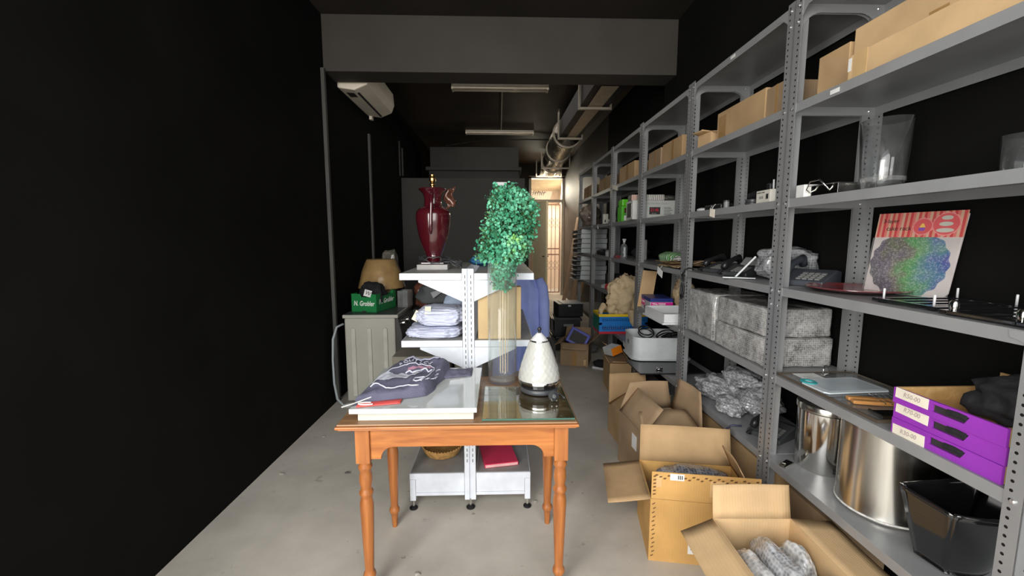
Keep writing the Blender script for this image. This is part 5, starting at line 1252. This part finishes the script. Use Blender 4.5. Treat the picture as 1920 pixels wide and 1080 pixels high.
# bay D: folding crate + paper
fc = thing('folding_crate', 'blue folding crate with yellow rim and red base on the fourth bay lowest shelf', 'crate', (1.325, 4.575, S(0)))
a, b, h = .26, .145, .215
def lattice(x0, x1, z0, z1, nx, nz, w=.006):
    q = MB()
    q.box(x0, x1, 0, .006, z0, z0 + .012); q.box(x0, x1, 0, .006, z1 - .012, z1)
    for i in range(nx + 1): x = x0 + (x1 - x0) * i / nx; q.box(x - w / 2, x + w / 2, .001, .005, z0 + .012, z1 - .012)
    for i in range(1, nz): z = z0 + (z1 - z0) * i / nz; q.box(x0, x1, .0015, .0045, z - w / 2, z + w / 2)
    return q
for y in (-b, b - .006):
    q = lattice(-a + .03, a - .03, .028, .10, 20, 4, .008); q.box(-a, a, 0, .006, .10, .122); q.box(-a, -a + .03, 0, .006, .028, .185); q.box(a - .03, a, 0, .006, .028, .185)
    q2 = lattice(-a + .03, a - .03, .122, .185, 20, 4, .008)
    q.done('side_panel', m_blue, fc, loc=(0, y, 0)); q2.done('side_panel', m_blue, fc, loc=(0, y, 0))
for x in (-a, a - .006): B(x, x + .006, -b + .007, b - .007, .028, .185).done('end_panel', mat('green crate end', (.02, .22, .14), .4), fc)
q = MB(); q.box(-a - .004, a + .004, -b - .004, -b + .010, .186, h); q.box(-a - .004, a + .004, b - .010, b + .004, .186, h); q.box(-a - .004, -a + .010, -b + .010, b - .010, .186, h); q.box(a - .010, a + .004, -b + .010, b - .010, .186, h)
q.done('yellow_rim', m_yellow, fc, bevel=.002); B(-a, a, -b, b, 0, .027).done('red_base', m_crimson, fc, bevel=.003)
crumple('large crumpled kraft paper spilling out of the blue folding crate', 'packing_paper', (1.38, 4.53, S(0) + .15), .25, .14, .26, 6, m_kraft, 6)
o = MB().tube([(1.17, 4.54, .70), (1.12, 4.50, .74), (1.09, 4.47, .70), (1.085, 4.44, .66)], [.02, .035, .028, .012], 9).done('paper_tail', m_kraft); tag(o, 'twisted kraft paper end hanging over the left of the blue crate', 'paper')
o = MB().tube([(1.40, 4.40, .70), (1.40, 4.385, .65), (1.41, 4.38, .58), (1.415, 4.378, .54)], [.05, .04, .03, .01], 9).done('paper_tail', m_kraft); tag(o, 'kraft paper strip hanging down the front of the blue crate', 'paper')
# bay E low shelves
o = B(-.12, .12, -.06, .06, 0, .19).done('speaker_box', m_blackp, loc=(1.42, 5.10, S(1)), bevel=.004); tag(o, 'small black box standing on the fifth bay lower shelf', 'box')
rd = thing('red_tape_roll', 'red and white tape roll on the fifth bay lower shelf', 'tape roll', (1.30, 4.98, S(1) + .045), rot=(R(80), 0, R(20)))
smooth_angle(MB().lathe([(.028, -.015), (.044, -.015), (.044, .015), (.028, .015), (.028, -.015)], 28, cap0=False, cap1=False).done('roll', m_crimson, rd)); smooth_angle(MB().lathe([(.022, -.014), (.0278, -.014), (.0278, .014), (.022, .014), (.022, -.014)], 24, cap0=False, cap1=False).done('core', m_whiteink, rd))
o = MB().blob((0, 0, .03), .06, .07, .032, 44, .3).done('grey_rag', mat('grey white rag', (.42, .42, .43), .8), smooth=True, loc=(1.31, 5.14, S(1))); tag(o, 'crumpled grey white rag next to the red tape roll', 'rag')
for k in range(3):
    o = B(-.10, .10, -.012, .012, 0, .20).done('ring_binder', [m_dgrey, m_grey, m_blackp][k], loc=(1.38, 5.02 + .05 * k, S(0)), bevel=.002); tag(o, ['dark grey folder standing behind the blue crate, nearest', 'mid grey folder standing behind the blue crate, middle', 'black folder standing behind the blue crate, furthest'][k], 'folder', 'folders behind the blue crate')
# ================================================================== floor, right hand side
PB = (.935, 1.905, 0, .46, .345, .30, -10)
pc = carton('orange brown printed carton with open flaps in the front right', *PB, {'B': (9, .185, .004), 'L': (99, .19, .0), 'R': (-28, .15, .05)}, m=m_cardo, mi=m_card)
fy = -.1725
ff = B(-.228, .228, fy, fy + .004, .302, .43).done('flap', m_cardo, pc)
q = MB(); rk = random.Random(2)
for i in range(13):
    x, z = -.223 + .004 * (i % 2), .02 + .021 * i
    q.slab([(x, fy - .0006, z), (x + .012, fy - .0006, z + .006), (x + .014, fy - .0006, z + .013), (x + .002, fy - .0006, z + .006)], .0004)
q.done('printed_marks', m_inkb, pc)
q = MB()
for i in range(25):
    x, z = -.215 + .0175 * i, .412 - .007 * (i % 3)
    q.slab([(x, fy - .0006, z), (x + .011, fy - .0006, z), (x + .015, fy - .0006, z + .007), (x + .004, fy - .0006, z + .007)], .0004)
for i in range(6):
    x, z = -.222, .32 + .017 * i
    q.slab([(x, fy - .0006, z), (x + .012, fy - .0006, z + .002), (x + .014, fy - .0006, z + .009), (x + .002, fy - .0006, z + .007)], .0004)
q.done('printed_marks', m_inkb, ff)
sl = B(-.150, -.090, fy - .0012, fy - .0006, .396, .426).done('white_sticker', m_paper, pc)
for i in range(3): B(-.117 + .008 * i, -.113 + .008 * i, fy - .0017, fy - .0013, .402, .420).done('printed_bar', m_ink, sl)
s2 = B(-.06, .05, fy - .0008, fy - .0002, .05, .15).done('shipping_label', m_paper, pc)
for i in range(6): B(-.05, .03 - .012 * (i % 3), fy - .0012, fy - .0009, .07 + .012 * i, .074 + .012 * i).done('printed_line', m_grey, s2)
m_pt = mat('pale orange tape', (.62, .40, .18), .4)
B(.02, .10, fy - .0006, fy - .0001, .33, .405).done('tape', m_pt, pc); B(-.21, -.185, fy - .0006, fy - .0001, .36, .415).done('tape', m_pt, pc)
o = B(-.20, .20, -.15, .15, 0, .19).done('packed_carton', m_card3, loc=(.935, 1.905, .0052), rot=(0, 0, R(-10))); tag(o, 'flat carton lying inside the orange brown printed carton', 'box')
o = MB().blob((0, 0, .07), .17, .10, .075, 61, .2, pw=.8).done('dark_wrapped_bundle', m_bubd, smooth=True, loc=(.955, 1.94, .196), rot=(0, 0, R(-10))); tag(o, 'dark bubble-wrapped bundle inside the orange brown printed carton', 'bundle')
bgx, bgy = .955, 1.275
carton('large open brown carton in the bottom right corner, full of bubble wrap', bgx, bgy, 0, .30, .43, .40, -2, {'B': (8, .125, .002), 'L': (112, .13, .0), 'R': (94, .165, -.01), 'F': (120, .12)}, m=m_card2)
o = B(-.13, .13, -.205, .205, 0, .058).done('packed_carton', m_card3, loc=(bgx, bgy, .0052), rot=(0, 0, R(-2))); tag(o, 'flat carton at the bottom of the nearest open carton', 'box')
for k, (x, y, rx, ry, rz, sd, m_, lab) in enumerate(((-.085, .0, .046, .16, .165, 3, m_bubl, 'silver bubble-wrapped bundle at the left inside the nearest open carton'), (-.005, .0, .046, .18, .18, 5, m_bub, 'long darker bubble-wrapped bundle in the middle of the nearest open carton'), (.09, .075, .048, .085, .165, 7, m_bubl, 'pale bubble-wrapped bundle at the back right inside the nearest open carton'), (.088, -.10, .045, .085, .170, 8, m_bubl, 'pale bubble-wrapped bundle at the near right inside the nearest open carton'))):
    o = MB().blob((0, 0, rz * .92), rx, ry, rz, 200 + sd, .14, pw=.75, sub=5).done('bubble_wrap_bundle', m_, smooth=True, loc=(bgx + x, bgy + y, .0665)); tag(o, lab, 'bundle', 'bundles in the nearest carton')
carton('tall open brown carton with tented flaps, behind the orange brown carton',   .985, 2.50, 0, .36, .38, .34, 5, {'F': (-62, .17, .03), 'L': (-38, .19, .0), 'B': (-12, .20, .05), 'R': (2, .22, .06)}, m=m_card3)
t_ = [o for o in C.objects if o.get('label', '').startswith('tall open brown carton')][0]
B(-.1808, -.1802, -.10, -.03, .20, .29).done('white_label', m_paper, t_)
carton('low open brown carton with splayed flaps, beside the shelving under the black board', 1.00, 2.93, 0, .31, .37, .215, 4, {'B': (8, .22, .01), 'L': (-55, .15, .03), 'F': (-65, .16, .02), 'R': (3, .17, .03)}, m=m_card)
t_ = [o for o in C.objects if o.get('label', '').startswith('low open brown carton')][0]
B(-.1558, -.1552, -.16, -.06, .02, .20).done('white_label', m_paper, t_)
fl = thing('flattened_carton', 'folded cardboard sheets leaning against the shelving post', 'cardboard', (1.235, 2.63, 0), rot=(0, R(-3), R(0)))
MB().grid(lambda i, j: Vector((.01 * math.sin(i * 6), -.16 + .32 * i, .46 * j - .06 * j * (i - .3) ** 2)), 10, 6).done('sheet', m_card2, fl, solid=.004); MB().grid(lambda i, j: Vector((-.025 + .008 * math.sin(i * 5), -.14 + .26 * i, .40 * j - .1 * j * i)), 10, 6).done('sheet', m_card, fl, solid=.004)
for lab, y, d in (('shut brown carton with a white label under the second bay, further one', 2.52, .42), ('shut brown carton under the second bay, nearer one by the post', 2.10, .36)):
    c = carton(lab, 1.455, y, 0, .32, d, .36, 0, closed=True, m=m_card, group='cartons under the second bay')
    if 'further' in lab: B(-.1608, -.1602, -.10, -.02, .20, .29).done('white_label', m_paper, c)
carton('shut brown carton in the shadow under the nearest bay', 1.49, 1.72, 0, .26, .24, .30, 0, closed=True, m=m_card3)
# far floor boxes
carton('dull open cardboard carton with a blue box in it, far along the aisle', .915, 4.92, 0, .32, .34, .265, -18, {'F': (128, .085), 'R': (42, .20, .03), 'L': (115, .09), 'B': (15, .12)}, m=m_card3)
t_ = [o for o in C.objects if o.get('label', '').startswith('dull open cardboard')][0]
B(-.03, .03, -.1708, -.1702, .0, .17).done('tape', m_tape, t_); B(.11, .14, -.20, -.175, .02, .09).done('torn_strip', m_card2, t_)
bx = thing('blue_box', 'deep blue framed black box tilted inside the dull open carton', 'box', (.90, 4.93, .21), rot=(R(-24), R(26), R(-18)))
B(-.12, .12, -.06, .06, -.02, .17).done('blue_case', m_dblue, bx, bevel=.004); B(-.09, .09, -.0612, -.0602, .01, .14).done('black_window', m_ink, bx)
for k, (x, y, z, w, d, h, rz, lab, mm) in enumerate(((.90, 5.62, 0, .34, .34, .18, 4, 'black plastic crate at the bottom of the stack by the doorway', m_dgrey), (.90, 5.62, .182, .34, .34, .25, -3, 'black plastic case in the middle of the stack by the doorway', m_blackp), (.93, 5.66, .434, .33, .32, .17, 5, 'black drawer unit with a pale top, topmost of the stack by the doorway', m_blackp))):
    t = thing('black_crate', lab, 'crate', (x, y, z), R(rz), 'black crates by the doorway')
    B(-w / 2, w / 2, -d / 2, d / 2, 0, h).done('crate_body', mm, t, bevel=.006)
    if k == 2: B(-w / 2 + .06, w / 2, -d / 2 + .004, d / 2 - .004, h + .0005, h + .006).done('pale_top', mat('dusty pale top', (.40, .42, .44), .3), t); B(-.04, .0, -d / 2 - .012, -d / 2, h * .8, h * .93).done('handle', m_lgrey, t, bevel=.004)
    else:
        B(-w / 2 - .02, w / 2 + .02, -d / 2 - .02, d / 2 + .02, h - .04, h - .015).done('rim', m_blackp, t, bevel=.004); B(-.05, .08, -d / 2 - .026, -d / 2 - .02, h * .55, h * .68).done('pale_clip', m_grey, t, bevel=.003)
    if k == 1: 
        for dx in (-.05, -.12): B(dx - .16, dx - .13, -.12, .12, h * .2, h * .92).done('side_board', m_dgrey, t, bevel=.003)
o = MB().blob((0, 0, .05), .10, .08, .055, 14, .2).done('grey_pouch', mat('mid grey cloth', (.17, .17, .17), .8), smooth=True, loc=(1.18, 5.35, 0)); tag(o, 'grey cloth pouch on the floor behind the dull open carton', 'pouch')
sn = thing('sneaker', 'black and white sneaker on the floor at the foot of a shelving post', 'shoe', (1.17, 4.62, 0), R(60))
MB().blob((0, 0, .055), .045, .115, .05, 4, .12, pw=.8).done('upper', m_blackc, sn, smooth=True); MB().prism([(-.048 + .0, -.11), (.04, -.115), (.05, 0), (.042, .12), (-.04, .12), (-.05, 0)], 0, .026, 'z').done('sole', m_white, sn, bevel=.006)
ob = carton('narrow brown carton with an orange printed box on it, standing at the fourth bay', 1.15, 4.02, 0, .20, .34, .30, -4, {'F': (60, .08), 'R': (-40, .08), 'L': (30, .06)}, m=m_card)
oo = thing('orange_box', 'small orange and silver printed box on the narrow brown carton', 'box', (1.135, 4.06, .335), rot=(R(-6), R(-14), R(24)))
B(-.06, .06, -.05, .09, 0, .075).done('carton_body', m_lgrey, oo, bevel=.002); B(-.061, .061, -.0515, -.0502, .001, .076).done('orange_end', m_orange, oo)
o = B(-.09, .09, -.14, .14, 0, .295).done('packed_carton', m_card3, loc=(1.15, 4.02, .0052), rot=(0, 0, R(-4)))
tag(o, 'brown inner carton filling the narrow brown carton', 'box')
carton('small torn brown carton hanging open by the post under the blue crate', 1.19, 4.335, 0, .10, .16, .33, 5, {'F': (150, .08), 'L': (40, .07)}, m=m_card2)
# boards leaning by the doorway
for k, (x0, x1, y, w, h, m_, lab) in enumerate(((1.30, 1.60, 8.7, .17, 1.88, m_plank, 'tall pale wooden board leaning on the right wall by the bright doorway'), (1.36, 1.60, 8.1, .20, 1.35, m_plank, 'second pale board leaning behind the tall one by the doorway'), (1.27, 1.45, 7.35, .16, .72, m_card2, 'short tan board leaning beside the end of the shelving'))):
    o = MB().slab([(x0, y - w, 0), (x0, y + w, 0), (x1, y + w * .75, h), (x1, y - w * .75, h)], .022).done('wooden_board', m_, None); tag(o, lab, 'board', 'boards by the doorway')
# bits on the concrete
rf = random.Random(12)
DB = [(-1.30, 3.05, 'grey crumb of debris by the left wall'), (-1.36, 2.55, 'pale chip on the floor edge by the left wall'), (-.95, 2.55, 'dark leaf scrap on the open floor left of the table'), (-.36, 1.72, 'pale chip under the table front'), (.20, 2.22, 'pale chip right of the white shelving foot')]
for x, y, lab in DB:
    o = MB().blob((0, 0, .005), .012 + .01 * rf.random(), .010, .006, int(x * 50 + 99), .4, sub=2).done('floor_debris', mat('debris', (.34, .32, .28) if 'dark' not in lab else (.10, .09, .08), .8), loc=(x, y, 0)); tag(o, lab, 'debris')
o = MB().tube([(.06, 2.72, .004), (.15, 2.62, .004)], .004, 6).done('thin_rod', m_grey); tag(o, 'thin grey rod lying on the floor under the white shelving', 'rod')

# ================================================================== light and camera
w = bpy.data.worlds.new('daylight'); bpy.context.scene.world = w; w.use_nodes = True
nt = w.node_tree; bg = nt.nodes['Background']
tc = nt.nodes.new('ShaderNodeTexCoord'); gx = nt.nodes.new('ShaderNodeSeparateXYZ'); nt.links.new(tc.outputs['Generated'], gx.inputs[0])
rp_ = nt.nodes.new('ShaderNodeValToRGB'); rp_.color_ramp.elements[0].position = .0; rp_.color_ramp.elements[0].color = (.82, .80, .76, 1); rp_.color_ramp.elements[1].position = .6; rp_.color_ramp.elements[1].color = (.86, .93, 1, 1)
nt.links.new(gx.outputs[2], rp_.inputs[0]); nt.links.new(rp_.outputs[0], bg.inputs[0]); bg.inputs[1].default_value = WORLD
def area(name, loc, rot, sx, sy, power, col):
    l = bpy.data.lights.new(name, 'AREA'); l.shape = 'RECTANGLE'; l.size = sx; l.size_y = sy; l.energy = power; l.color = col
    o = bpy.data.objects.new(name, l); C.objects.link(o); o.location = loc; o.rotation_euler = rot; return o
def aim(loc, to): return (Vector(to) - Vector(loc)).to_track_quat('-Z', 'Y').to_euler()
area('open_front_daylight', (-.3, -1.7, 2.2), aim((-.3, -1.7, 2.2), (.2, 3, .9)), 4.0, 2.6, P_FRONT, (1, .98, .95))
area('street_daylight', (-1.15, -.75, 1.75), aim((-1.15, -.75, 1.75), (1.3, 1.6, 1.2)), 1.2, 2.2, P_KEY, (1, .97, .93))
area('rear_yard_daylight', (1.2, 11.7, 2.74), (R(-28), 0, 0), 1.3, .5, P_YARD, (1, .90, .72))
area('doorway_fill', (1.15, 8.9, 2.6), aim((1.15, 8.9, 2.6), (1.25, 10.2, .6)), .8, .8, 16, (1, .88, .70))  # added fill lamp indoors, standing in for sunlight bounced near the doorway
area('ceiling_fill', (.1, 6.0, 3.26), (0, 0, 0), 1.6, 3.6, P_CEIL, (1, .93, .85))  # added fill lamp below the dark ceiling, brightens the back half
cam = bpy.data.cameras.new('camera'); co = bpy.data.objects.new('camera', cam); C.objects.link(co)
cam.sensor_width = 36; cam.lens = 800 / 1920 * 36; cam.clip_start = .05
pitch = math.atan((540 - 446) / 800); yaw = math.atan(25 / 800 * math.cos(pitch))
co.location = (0, 0, 1.465); co.rotation_euler = (R(90) - pitch, 0, -yaw)
sc = bpy.context.scene; sc.camera = co
sc.view_settings.view_transform = 'Standard'; sc.view_settings.look = 'None'; sc.view_settings.exposure = EXPO
sc.cycles.max_bounces = 8; sc.cycles.transparent_max_bounces = 16; sc.cycles.diffuse_bounces = 4
bpy.context.view_layer.update()
